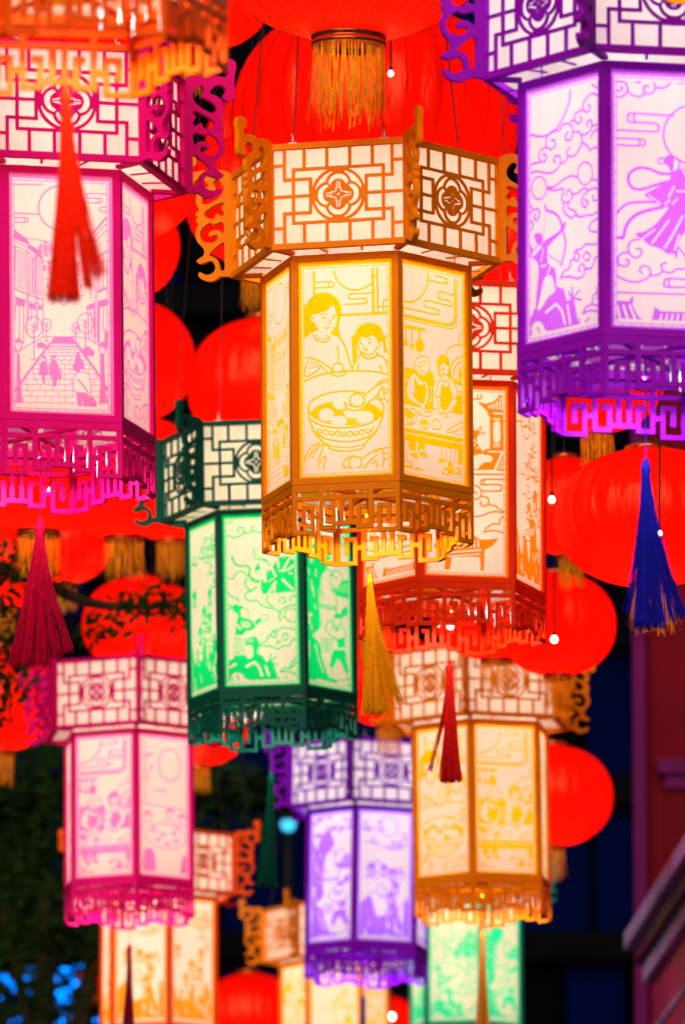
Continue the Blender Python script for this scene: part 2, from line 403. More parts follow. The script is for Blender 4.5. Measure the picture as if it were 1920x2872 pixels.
def bar_me(name, p, q, a, b): return MB().bar(p, q, a, b).mesh(name)
ME_RIB1 = bar_me('soffit_rib', (0, -(LR - .01), 0), (0, -(LB - .006), 0), .020, .012)
_d = [Vector((math.sin(rad(a)), -math.cos(rad(a)), 0)) for a in (0, 60)]
ME_RIB2 = [bar_me('soffit_rib', _d[0].lerp(_d[1], u) * (LR - .004), _d[0].lerp(_d[1], u) * (LB - .012), .008, .004) for u in (1 / 3, 2 / 3)]
ME_CRS = bar_me('cross_bar', (0, -(LR - .022), 0), (0, LR - .022, 0), .016, .010)
ME_HOOK = MB().tube([(0, 0, 0), (0, 0, -.035), (.006, 0, -.045), (.006, 0, -.055), (-.004, 0, -.06), (-.008, 0, -.05)], .004, 6).mesh('hook')
WIRE_L = 2.2
ME_WIR = MB().tube([(0, 0, 0), (-.007, .01, .06), (-.035, .24, WIRE_L)], .0022, 5).mesh('hanging_wire')
def make_clip():
    b = MB(); b.box((-0.02, -0.004, 0), (0.02, 0.004, 0.004)); b.tube([(0, 0, 0.002), (0.003, 0, 0.03), (-0.004, 0, 0.05), (-0.006, 0, 0.02), (0, 0, 0.004)], 0.0022, 5)
    b.lathe([(0.001, .004), (0.006, .004), (0.006, .012), (.001, .014)], 8, (0.01, 0, 0))
    return b.mesh('wire_clip')
ME_CLIP = make_clip()

# ------------------------------------------------------------------ the pictures on the body panes
def art(quad, draw, fat=1.3):
    s = Sheet(OW, OH, 0.0019, quad, y0=0.0)
    s.fat = fat; draw(s); s.fat = 1.0
    q, s.quad, sc, s.sc = s.quad, None, s.sc, 1.0
    X0, X1, Y0, Y1 = -OW / 2, OW / 2, 0, OH
    m0, m1, m2 = 0.0105, 0.0152, 0.0178
    mt = 0.016
    # clear the margin, then film rim, ticked strip and inner line
    for a, b_, c, d in ((X0, X0 + m1, Y0, Y1), (X1 - m1, X1, Y0, Y1), (X0, X1, Y0, Y0 + m1), (X0, X1, Y1 - mt - m1 + m0, Y1)): s.rect(a - .01, b_, c - .01, d + .01, False) if a == X0 else s.rect(a, b_ + .01, c - .01, d + .01, False)
    s.rect(X0 - .02, X0 + m0, Y0 - .02, Y1 + .02); s.rect(X1 - m0, X1 + .02, Y0 - .02, Y1 + .02)
    s.rect(X0 - .02, X1 + .02, Y0 - .02, Y0 + m0 * .8); s.rect(X0 - .02, X1 + .02, Y1 - mt, Y1 + .02)
    xi, xj, yi, yj = X0 + m1 + .001, X1 - m1 - .001, Y0 + m1 - .001, Y1 - mt - .0058
    s.line([(xi, yi), (xj, yi), (xj, yj), (xi, yj)], 0.0024, True, False, True)
    n = 10
    for i in range(n):
        x = xi + (xj - xi) * (i + .5) / n
        s.line([(x, Y0 + m0 * .7), (x, yi)], 0.0016, True, False); s.line([(x, Y1 - mt), (x, yj)], 0.0016, True, False)
    for i in range(22):
        y = yi + (yj - yi) * (i + .5) / 22
        s.line([(X0 + m0, y), (xi, y)], 0.0016, True, False); s.line([(X1 - m0, y), (xj, y)], 0.0016, True, False)
    return s.flat('artwork'), s.flat('art_pane', True)

def d_mother(s):
    L, Fi, E = s.line, s.fill, s.ell
    L([(438, 150), (438, 320)], 13); L([(834, 130), (836, 440)], 15); L([(864, 130), (867, 440)], 11); L([(845, 205), (862, 205)], 7)
    L([(570, 140), (580, 200), (610, 250), (660, 285), (715, 297), (770, 285), (822, 256)], 9)
    L([(445, 245), (550, 240), (574, 258), (550, 277), (445, 281)], 8); L([(546, 243), (538, 260), (544, 277)], 6)
    L([(825, 317), (690, 322), (672, 340), (690, 358), (778, 350), (792, 368), (775, 386), (640, 391)], 8); L([(765, 353), (772, 368), (764, 386)], 6)
    L([(615, 462), (950, 450)], 13, smooth=False)
    L([(905, 437), (905, 365), (945, 362)], 8, smooth=False); L([(870, 408), (945, 405)], 8); L([(928, 405), (928, 437)], 7)
    L([(350, 395), (392, 391)], 8); L([(372, 395), (372, 455)], 6)
    Fi([(368, 598), (366, 520), (375, 440), (395, 375), (440, 328), (500, 309), (555, 322), (600, 360), (621, 415), (618, 470), (607, 520), (603, 560), (614, 588), (600, 600), (555, 578), (520, 588), (455, 583), (420, 577), (395, 592)])
    Fi([(440, 458), (490, 443), (530, 425), (565, 396), (580, 430), (592, 480), (584, 522), (565, 557), (538, 580), (505, 577), (470, 556), (448, 525), (440, 506), (424, 502), (414, 475), (425, 455)], False)
    Fi([(432, 583), (470, 560), (530, 582), (536, 610), (520, 640), (480, 640), (450, 620)], False)
    E(505, 478, 10, 10); E(568, 482, 9, 10); L([(484, 460), (505, 453), (522, 455)], 6); L([(556, 466), (588, 461)], 6)
    L([(543, 488), (547, 515), (532, 522)], 6); Fi([(500, 538), (522, 542), (546, 538), (525, 556)])
    L([(420, 465), (432, 490)], 5)
    L([(430, 590), (450, 622), (490, 641), (525, 635), (541, 602)], 10); L([(448, 585), (465, 610), (495, 622), (520, 615), (524, 590)], 5)
    L([(398, 590), (370, 606)], 9); L([(556, 585), (600, 602), (640, 660), (665, 740), (690, 822)], 10); L([(592, 665), (603, 720), (596, 785)], 8)
    Fi([(470, 765), (540, 795), (650, 815), (655, 850), (600, 868), (540, 850), (480, 795)], False)
    L([(385, 750), (400, 742), (470, 765), (535, 805), (560, 832), (600, 842), (650, 828)], 9); L([(480, 795), (520, 835), (560, 858), (600, 868), (640, 855), (656, 832)], 8)
    E(596, 812, 37, 32, 8)
    L([(395, 765), (380, 800), (370, 850), (386, 868), (420, 850), (470, 818), (478, 790)], 8); L([(412, 792), (470, 782)], 6); L([(412, 812), (465, 800)], 6); L([(405, 775), (470, 768)], 6)
    L([(365, 902), (430, 872), (520, 848), (700, 832), (850, 840), (945, 862)], 10)
    L([(704, 612), (707, 700), (712, 765)], 24, smooth=False); L([(700, 612), (735, 608)], 14); L([(880, 610), (945, 605)], 14); L([(905, 612), (915, 705)], 16)
    Fi([(714, 640), (716, 575), (745, 535), (790, 515), (845, 520), (885, 545), (902, 590), (892, 640), (870, 640), (850, 615), (822, 596), (790, 618), (762, 606), (738, 625), (728, 650)])
    Fi([(730, 640), (745, 618), (790, 615), (822, 600), (850, 628), (862, 650), (880, 640), (880, 668), (862, 680), (850, 705), (820, 726), (790, 724), (752, 702), (732, 672)], False)
    L([(728, 640), (734, 680), (760, 710), (800, 727), (838, 712), (858, 676)], 8); L([(862, 650), (876, 638), (882, 655), (872, 675), (858, 678)], 7)
    E(748, 650, 9, 11); E(808, 647, 9, 11); L([(738, 628), (756, 624)], 6); L([(796, 622), (820, 622)], 6); L([(770, 660), (768, 675), (778, 680)], 5); Fi([(762, 685), (785, 690), (804, 682), (785, 704)])
    L([(748, 712), (770, 742), (810, 752), (850, 738), (861, 712)], 11)
    L([(745, 728), (712, 768), (690, 825)], 9); L([(860, 726), (900, 745), (926, 790), (936, 850)], 9); L([(736, 785), (728, 832)], 8); L([(878, 795), (890, 842)], 8)
    # bowl
    Fi([(395, 1090), (420, 1020), (500, 980), (640, 964), (800, 985), (880, 1020), (902, 1065), (888, 1150), (850, 1230), (765, 1320), (540, 1330), (440, 1240), (405, 1160)], False)
    E(648, 1074, 253, 108, 10, True, 40); E(650, 1110, 234, 84, None, True, 36)
    for c in ((515, 1118, 52, 42), (612, 1045, 54, 42), (692, 1108, 60, 38), (773, 1138, 60, 42), (600, 1162, 56, 36)): E(*c, None, False)
    L([(455, 1140), (500, 1165), (540, 1168)], 4, False); L([(700, 1160), (760, 1185), (830, 1165)], 4, False); L([(560, 1085), (610, 1095), (660, 1090)], 5, True)
    L([(395, 1088), (405, 1160), (440, 1240), (500, 1308), (540, 1332)], 10); L([(901, 1068), (888, 1150), (850, 1230), (795, 1290), (765, 1322)], 10)
    L([(404, 1148), (500, 1196), (650, 1207), (800, 1182), (892, 1122)], 9); L([(440, 1238), (520, 1282), (650, 1300), (770, 1280), (852, 1232)], 9)
    L([(520, 1310), (545, 1347), (650, 1362), (750, 1346), (772, 1312)], 9); L([(520, 1318), (650, 1340), (770, 1316)], 6)
    wv = [(450 + 20 * i, 1222 + 26 * math.sin(math.pi * i / 19) + 17 * math.sin(i * 1.55)) for i in range(20)]
    L(wv, 8); L([(a, b_ + 3 - 2 * (b_ - 1222 - 26 * math.sin(math.pi * i / 19))) for i, (a, b_) in enumerate(wv)], 5)
    # ladle and hand
    Fi([(640, 1050), (680, 990), (770, 985), (850, 930), (900, 890), (945, 890), (945, 960), (870, 985), (790, 1045), (740, 1090), (670, 1095)], False)
    E(722, 1026, 48, 44, 9); L([(640, 1040), (650, 1075), (700, 1095), (755, 1082), (800, 1040), (850, 1002), (885, 948)], 9); L([(640, 1040), (665, 1058), (700, 1070), (750, 1066), (775, 1040)], 7); L([(768, 1000), (850, 930), (880, 903), (935, 888)], 9)
    L([(855, 930), (900, 912), (945, 910)], 8); L([(885, 948), (905, 970), (945, 1000)], 8); L([(870, 985), (882, 1020), (905, 1012), (900, 975)], 7); L([(905, 1012), (925, 1040), (940, 1025)], 7); L([(880, 925), (905, 950), (945, 975)], 6)
    # hands at the bottom
    L([(368, 1425), (390, 1360), (440, 1315), (468, 1308), (440, 1340), (400, 1385)], 8); L([(420, 1402), (455, 1345), (490, 1318), (488, 1345), (455, 1430)], 8); L([(385, 1420), (430, 1355)], 6)
    L([(462, 1455), (490, 1405), (512, 1400), (500, 1450), (474, 1530)], 8)
    E(708, 1440, 44, 42, 8); L([(625, 1455), (650, 1492), (700, 1510), (750, 1492), (792, 1442), (850, 1390)], 9); L([(625, 1455), (640, 1420), (690, 1395), (750, 1408), (800, 1380), (840, 1358), (900, 1345), (945, 1340)], 8)
    L([(640, 1462), (700, 1480), (745, 1458)], 6); L([(842, 1372), (880, 1352), (900, 1400), (885, 1490), (860, 1520)], 8); L([(815, 1450), (845, 1430), (850, 1470), (825, 1480)], 7); L([(850, 1470), (870, 1500)], 7); L([(895, 1385), (945, 1370)], 8); L([(905, 1420), (945, 1405)], 7)
Q_MOTHER = ((333, 112), (965, 80), (333, 1543), (965, 1520))

def d_cooks(s):
    L, Fi, E = s.line, s.fill, s.ell
    L([(-20, 636), (200, 692), (410, 745), (465, 740), (495, 695), (497, 500), (497, 270)], 22); L([(-20, 668), (200, 724), (440, 781), (498, 765), (517, 710), (517, 280)], 8)
    L([(248, 225), (242, 330), (205, 430), (130, 502), (60, 519), (-20, 492)], 14)
    L([(300, 235), (305, 262), (400, 290), (426, 312), (416, 346), (390, 345), (250, 305)], 10); L([(400, 292), (408, 320), (394, 345)], 8)
    L([(490, 462), (365, 425), (335, 437), (330, 470), (352, 491), (448, 515), (466, 540), (448, 563), (235, 506), (207, 520), (210, 555), (237, 571), (320, 590), (344, 612), (328, 646), (180, 610), (-20, 562)], 11)
    L([(362, 428), (350, 455), (358, 490)], 8); L([(318, 592), (328, 615), (312, 640)], 8)
    Fi([(-20, 722), (200, 773), (217, 790), (200, 806), (-20, 754)]); L([(30, 760), (34, 880)], 12); Fi([(15, 885), (25, 868), (45, 878), (52, 938), (16, 936)]); L([(92, 775), (92, 915)], 11); E(91, 945, 20, 31); L([(163, 790), (160, 880)], 18); E(163, 940, 44, 63)
    Fi([(-20, 1138), (120, 1165), (250, 1190), (285, 1198), (308, 1322), (292, 1328), (286, 1565), (-20, 1492)], smooth=False)
    for y in (1205, 1250, 1270): L([(-20, y), (60, y + 14)], 4, False)
    L([(245, 1340), (268, 1346), (265, 1470), (245, 1465)], 5, False)
    # grandmother
    E(186, 1132, 75, 95, None, False); Fi([(78, 1215), (125, 1225), (180, 1290), (222, 1290), (240, 1350), (246, 1440), (225, 1475), (205, 1540), (150, 1525), (60, 1457), (36, 1380), (48, 1290)], False)
    L([(118, 1170), (115, 1110), (140, 1062), (182, 1041), (232, 1060), (259, 1120), (250, 1180), (243, 1220)], 8); L([(122, 1100), (102, 1130), (108, 1175), (130, 1190)], 7); L([(150, 1145), (195, 1132), (235, 1095)], 7); L([(135, 1140), (160, 1110), (215, 1080)], 5)
    L([(145, 1150), (133, 1178), (148, 1208), (170, 1242), (200, 1272), (228, 1252), (240, 1200)], 7); E(186, 1198, 19, 14, 5); E(229, 1207, 13, 12, 5); L([(192, 1238), (218, 1236)], 6); L([(160, 1172), (180, 1175)], 5); L([(130, 1205), (150, 1250), (190, 1282)], 9)
    L([(82, 1218), (50, 1290), (36, 1380), (58, 1452), (110, 1492), (160, 1520)], 8); L([(75, 1395), (95, 1390)], 6)
    Fi([(108, 1245), (128, 1262), (142, 1310), (196, 1318), (200, 1285), (222, 1335), (224, 1400), (205, 1480), (180, 1500), (105, 1440), (112, 1350)])
    L([(222, 1288), (240, 1350), (246, 1440)], 7)
    # table top and its things
    Fi([(-20, 1482), (60, 1505), (150, 1530), (280, 1556), (560, 1612), (560, 1845), (-20, 1722)], False, False)
    L([(-20, 1486), (60, 1508), (150, 1532)], 7); L([(275, 1552), (335, 1562)], 10); L([(440, 1588), (560, 1612)], 9)
    L([(150, 1500), (165, 1485), (205, 1510), (215, 1535)], 7); L([(150, 1500), (160, 1530), (195, 1555)], 7); Fi([(205, 1520), (235, 1485), (262, 1500), (268, 1540), (235, 1562), (210, 1555)]); L([(155, 1560), (170, 1600), (225, 1630), (268, 1605), (275, 1550)], 7); L([(200, 1590), (270, 1570)], 6)
    for x in (215, 235, 255): L([(x, 1560), (x, 1595)], 5)
    L([(75, 1540), (110, 1560), (165, 1615)], 11)
    E(62, 1645, 70, 62, 7); Fi([(-20, 1545), (30, 1538), (70, 1560), (65, 1590), (0, 1600), (-20, 1590)]); Fi([(30, 1605), (65, 1585), (105, 1605), (98, 1635), (60, 1645), (35, 1635)]); L([(35, 1640), (40, 1678), (70, 1690), (100, 1675), (102, 1630)], 7)
    for x in (55, 70, 85): L([(x, 1645), (x, 1682)], 4)
    Fi([(162, 1668), (198, 1650), (235, 1672), (228, 1695), (195, 1704), (165, 1692)]); L([(162, 1685), (166, 1730), (200, 1747), (234, 1732), (237, 1685)], 8)
    for x in (180, 200, 218): L([(x, 1700), (x, 1740)], 5)
    L([(275, 1735), (280, 1675), (305, 1652), (345, 1682), (358, 1730), (335, 1752), (300, 1750)], 8, closed=True); L([(310, 1715), (335, 1722)], 5)
    L([(440, 1745), (555, 1686)], 8); L([(462, 1788), (555, 1740)], 8); L([(440, 1745), (462, 1788)], 8); L([(440, 1752), (412, 1770), (420, 1790), (455, 1778)], 7); L([(480, 1795), (555, 1820)], 6)
    Fi([(-20, 1720), (560, 1843), (560, 1962), (-20, 1845)], smooth=False); L([(-20, 1768), (560, 1893)], 6, False)
    # woman
    Fi([(495, 1425), (560, 1415), (560, 1612), (470, 1590)], smooth=False)
    L([(412, 1045), (430, 985), (480, 950), (560, 944)], 10); L([(535, 830), (535, 945)], 8); L([(456, 1200), (465, 1130), (500, 1080), (560, 1058)], 11); L([(480, 1250), (497, 1150), (560, 1104)], 11); Fi([(525, 1260), (530, 1190), (560, 1160), (560, 1270)]); Fi([(470, 1275), (560, 1290), (560, 1335), (500, 1315)]); L([(515, 1390), (560, 1398)], 10)
    Fi([(328, 1190), (322, 1110), (340, 1055), (375, 1033), (415, 1045), (440, 1090), (446, 1170), (462, 1240), (486, 1300), (440, 1290), (420, 1240), (352, 1250)])
    Fi([(348, 1150), (375, 1120), (385, 1105), (400, 1125), (430, 1152), (432, 1180), (415, 1222), (392, 1252), (364, 1230), (350, 1190)], False)
    E(362, 1175, 8, 13); E(391, 1170, 9, 12); L([(352, 1155), (366, 1150)], 5); L([(382, 1146), (400, 1150)], 5); L([(378, 1180), (373, 1202), (382, 1206)], 5); Fi([(370, 1214), (398, 1211), (388, 1236)])
    Fi([(352, 1272), (330, 1330), (305, 1410), (318, 1460), (335, 1545), (360, 1600), (425, 1600), (500, 1495), (512, 1405), (490, 1315), (445, 1262), (400, 1250)], False)
    L([(368, 1270), (398, 1300), (438, 1265)], 8); L([(352, 1270), (325, 1350), (304, 1425), (330, 1440), (352, 1430)], 8); L([(462, 1270), (495, 1330), (517, 1410), (500, 1462), (470, 1450)], 8); L([(512, 1470), (495, 1520), (445, 1580)], 8); L([(465, 1460), (430, 1530)], 7); L([(325, 1445), (335, 1520), (340, 1565)], 8); L([(352, 1440), (358, 1530)], 7)
    Fi([(372, 1275), (376, 1322), (426, 1340), (436, 1265), (452, 1380), (470, 1430), (440, 1520), (415, 1560), (380, 1570), (358, 1530), (352, 1440), (362, 1360)])
    L([(335, 1560), (350, 1600), (420, 1640), (425, 1605)], 7); L([(345, 1590), (425, 1610)], 7); L([(400, 1560), (390, 1590), (410, 1612), (430, 1580)], 7)
    # feet and floor
    Fi([(58, 1855), (120, 1868), (116, 1945), (140, 2018), (118, 2034), (75, 1992), (55, 1940)]); E(88, 1962, 22, 14, None, False); Fi([(146, 1880), (206, 1892), (202, 1960), (230, 2008), (200, 2024), (150, 1985), (138, 1942)]); E(172, 1955, 22, 13, None, False)
    Fi([(-20, 1850), (18, 1858), (15, 1980), (-20, 1975)])
    L([(370, 1935), (362, 2030)], 7); L([(410, 1945), (404, 2035)], 7); Fi([(335, 2040), (362, 2028), (380, 2050), (406, 2028), (410, 2052), (360, 2078), (330, 2062)]); L([(450, 1955), (446, 2065)], 7); L([(492, 1965), (486, 2065)], 7); Fi([(420, 2072), (448, 2062), (462, 2085), (486, 2062), (472, 2102), (440, 2127), (420, 2100)])
    Fi([(515, 1950), (560, 1960), (560, 2105), (522, 2092)], smooth=False)
    Fi([(-20, 2040), (40, 2050), (82, 2060), (76, 2150), (-20, 2135)]); L([(25, 1980), (32, 2040)], 9); E(20, 2075, 22, 20, None, False); E(55, 2080, 14, 16, None, False)
    Fi([(90, 2150), (122, 2112), (172, 2135), (210, 2165), (216, 2208), (100, 2188)])
    Fi([(362, 2185), (370, 2150), (395, 2120), (440, 2130), (490, 2120), (540, 2130), (545, 2255), (450, 2262), (385, 2235)])
    for x, y in ((400, 2165), (440, 2205), (488, 2205), (500, 2150), (525, 2215)): E(x, y, 21, 24, None, False)
Q_COOKS = ((-18, 85), (588, 238), (-18, 2185), (600, 2314))

def d_street(s):
    L, Fi, E = s.line, s.fill, s.ell
    E(545, 370, 203, 203, 13, True, 40)
    L([(105, 152), (355, 156), (390, 142), (392, 115)], 11); L([(352, 118), (345, 152)], 9); L([(105, 416), (345, 426)], 12); L([(105, 456), (222, 460), (242, 480), (222, 500), (105, 496)], 10); L([(203, 460), (215, 480), (203, 498)], 8)
    L([(745, 320), (912, 325), (932, 305), (915, 284), (810, 280), (785, 262), (802, 240), (980, 246)], 10); L([(892, 285), (905, 305), (892, 323)], 8); L([(980, 365), (925, 362), (905, 382), (920, 403), (980, 406)], 10)
    for p in ([(200, 640), (370, 668), (520, 685), (650, 680), (800, 660)], [(375, 850), (480, 862), (660, 870), (790, 860)], [(380, 1015), (520, 1030), (760, 1020)], [(375, 1155), (540, 1178), (760, 1165)]): L(p, 7)
    for x, y, r in ((403, 740, 68), (565, 760, 66), (725, 738, 68), (430, 915, 52), (560, 930, 52), (700, 925, 56), (445, 1080, 42), (560, 1090, 42), (690, 1085, 44), (460, 1215, 32), (560, 1225, 32), (660, 1218, 32)):
        E(x, y, r, r * .82); L([(x - r * .3, y - r * .95), (x + r * .3, y - r * .95)], 9); L([(x - r * .3, y + r * .98), (x + r * .3, y + r * .98)], 12)
        for t in (-.62, -.28, .28, .62): L([(x + t * r * .55, y - r * .68), (x + t * r, y), (x + t * r * .55, y + r * .68)], 8, False)
    Fi([(105, 550), (130, 575), (235, 660), (252, 702), (225, 695), (105, 638)]); Fi([(248, 700), (340, 760), (378, 835), (340, 812), (250, 745)])
    L([(100, 660), (240, 735), (378, 852)], 8); L([(100, 702), (220, 762), (375, 872)], 8)
    for a, b_ in (((125, 712), (112, 1100)), ((222, 752), (220, 1520)), ((240, 762), (235, 1400)), ((305, 800), (300, 1480)), ((320, 810), (318, 1480)), ((376, 852), (366, 1540)), ((115, 1260), (100, 1530)), ((150, 1268), (150, 1560)), ((190, 1275), (185, 1600)), ((265, 1290), (262, 1400))): L([a, b_], 8)
    for q in ([(145, 755), (165, 765), (160, 1100), (140, 1090)], [(185, 770), (205, 780), (200, 1115), (178, 1105)], [(258, 815), (275, 825), (270, 1145), (252, 1135)], [(285, 830), (300, 838), (292, 1152), (275, 1145)], [(340, 865), (358, 875), (350, 1170), (335, 1160)]): L(q, 7, True, False, True)
    L([(95, 1100), (220, 1152), (368, 1207)], 12); L([(95, 1170), (220, 1216), (368, 1252)], 8)
    Fi([(118, 1182), (206, 1213), (202, 1272), (116, 1256)], smooth=False); Fi([(234, 1232), (306, 1250), (302, 1297), (234, 1282)], smooth=False); Fi([(318, 1254), (363, 1264), (359, 1302), (318, 1292)], smooth=False)
    L([(985, 435), (865, 575), (832, 600), (800, 645), (798, 690)], 16); L([(980, 500), (850, 640), (800, 705)], 8); L([(980, 560), (880, 660), (800, 762)], 8); L([(980, 758), (870, 822), (795, 875)], 13)
    for a, b_ in (((850, 640), (850, 1550)), ((870, 720), (868, 1600)), ((800, 690), (800, 900)), ((815, 880), (810, 1200)), ((930, 1270), (920, 1500)), ((810, 1300), (815, 1570))): L([a, b_], 8)
    L([(890, 810), (970, 765), (965, 1092), (890, 1132)], 10, True, False, True); L([(930, 790), (926, 1112)], 8); L([(890, 880), (970, 850)], 7); L([(880, 1135), (980, 1092)], 18)
    Fi([(878, 1220), (978, 1193), (975, 1252), (878, 1287)], smooth=False); Fi([(768, 1262), (852, 1230), (852, 1282), (768, 1303)], smooth=False); L([(885, 1290), (880, 1600)], 14); L([(782, 1310), (786, 1560)], 10); L([(840, 1290), (840, 1590)], 11); Fi([(937, 1460), (957, 1510), (957, 1645), (928, 1645)], smooth=False)
    for x, y, rx, ry, yb in ((280, 1455, 78, 95, 1750), (398, 1435, 42, 55, 1580), (757, 1420, 75, 92, 1690), (668, 1465, 36, 50, 1600)):
        E(x, y, rx, ry, 9); L([(x, y - ry * .4), (x, yb)], 11 if rx > 50 else 8)
        for t in (-1, 1): L([(x, y + ry * .5), (x + t * rx * .5, y + ry * .1)], 6); L([(x, y + ry * .1), (x + t * rx * .45, y - ry * .35)], 6)
        L([(x - rx * .45, yb), (x + rx * .35, yb + 3)], 10)
    Fi([(470, 1540), (635, 1540), (682, 1612), (424, 1606)], smooth=False); L([(425, 1605), (160, 1950), (80, 2055)], 18, smooth=False); L([(672, 1602), (880, 1900), (970, 2055)], 20, smooth=False)
    for i in range(15):
        t = i / 14.0; y = 1625 + 570 * t ** 1.45; xl = max(90, 425 - (y - 1605) * .77); xr = min(975, 680 + (y - 1605) * .70)
        L([(xl, y), (xr, y + 10 * t)], 6, True, False); hgt = 14 + 62 * t
        for kx in range(7):
            x = xl + (xr - xl) * (kx + (.25 if i % 2 else .7)) / 7
            if x < xr: L([(x, y), (x + (x - 550) * .0006 * hgt, y + hgt)], 6, True, False)
    L([(95, 1692), (360, 1546), (470, 1540)], 8, smooth=False); L([(635, 1540), (770, 1560), (970, 1672)], 8, smooth=False)
    Fi([(120, 1690), (146, 1690), (152, 1950), (162, 2110), (166, 2132), (98, 2132), (110, 2100), (114, 1950)], smooth=False); L([(95, 1592), (176, 1592), (150, 1672), (120, 1672)], 9, True, False, True); Fi([(92, 1594), (140, 1545), (178, 1594)], smooth=False)
    Fi([(890, 1700), (926, 1700), (932, 1980), (942, 2152), (874, 2152), (886, 1990)], smooth=False); L([(875, 1627), (952, 1627), (926, 1702), (890, 1702)], 9, True, False, True); Fi([(872, 1630), (910, 1580), (954, 1630)], smooth=False)
    Fi([(303, 1605), (350, 1588), (397, 1617), (376, 1647), (315, 1647)], smooth=False); L([(320, 1645), (322, 1665)], 6); Fi([(728, 1650), (780, 1628), (840, 1682), (826, 1722), (744, 1712)], smooth=False); L([(768, 1715), (770, 1745)], 6); L([(820, 1720), (825, 1745)], 6)
    E(370, 1745, 22, 24, None, True); E(368, 1752, 12, 14, None, False); Fi([(350, 1768), (386, 1768), (396, 1800), (408, 1880), (390, 1898), (374, 1896), (376, 1968), (358, 1962), (346, 1896), (318, 1886), (334, 1800)])
    E(460, 1722, 21, 13); E(460, 1740, 12, 14, 5); Fi([(440, 1760), (478, 1760), (502, 1800), (532, 1922), (492, 1932), (476, 1992), (454, 1992), (438, 1930), (414, 1870), (424, 1785)])
    Fi([(668, 1695), (690, 1678), (710, 1740), (738, 1800), (732, 1852), (638, 1852), (655, 1760)])
    Fi([(655, 1890), (690, 1865), (750, 1865), (785, 1910), (802, 2045), (770, 2055), (660, 2045), (632, 1990)], False); L([(655, 1890), (690, 1865), (750, 1865), (785, 1910), (802, 2045), (770, 2055), (660, 2045), (632, 1990)], 8, closed=True); E(718, 1845, 22, 27, None, False); E(718, 1845, 22, 27, 7); Fi([(698, 1835), (718, 1815), (740, 1832), (718, 1840)])
    L([(680, 1930), (770, 2040)], 14); Fi([(660, 2050), (764, 2055), (756, 2205), (728, 2205), (718, 2100), (710, 2222), (686, 2222)], smooth=False); Fi([(756, 2105), (830, 2108), (848, 2192), (770, 2228), (748, 2185)]); L([(765, 2105), (790, 2075), (815, 2105)], 8)
Q_STREET = ((68, 40), (1025, 88), (45, 2225), (1008, 2265))

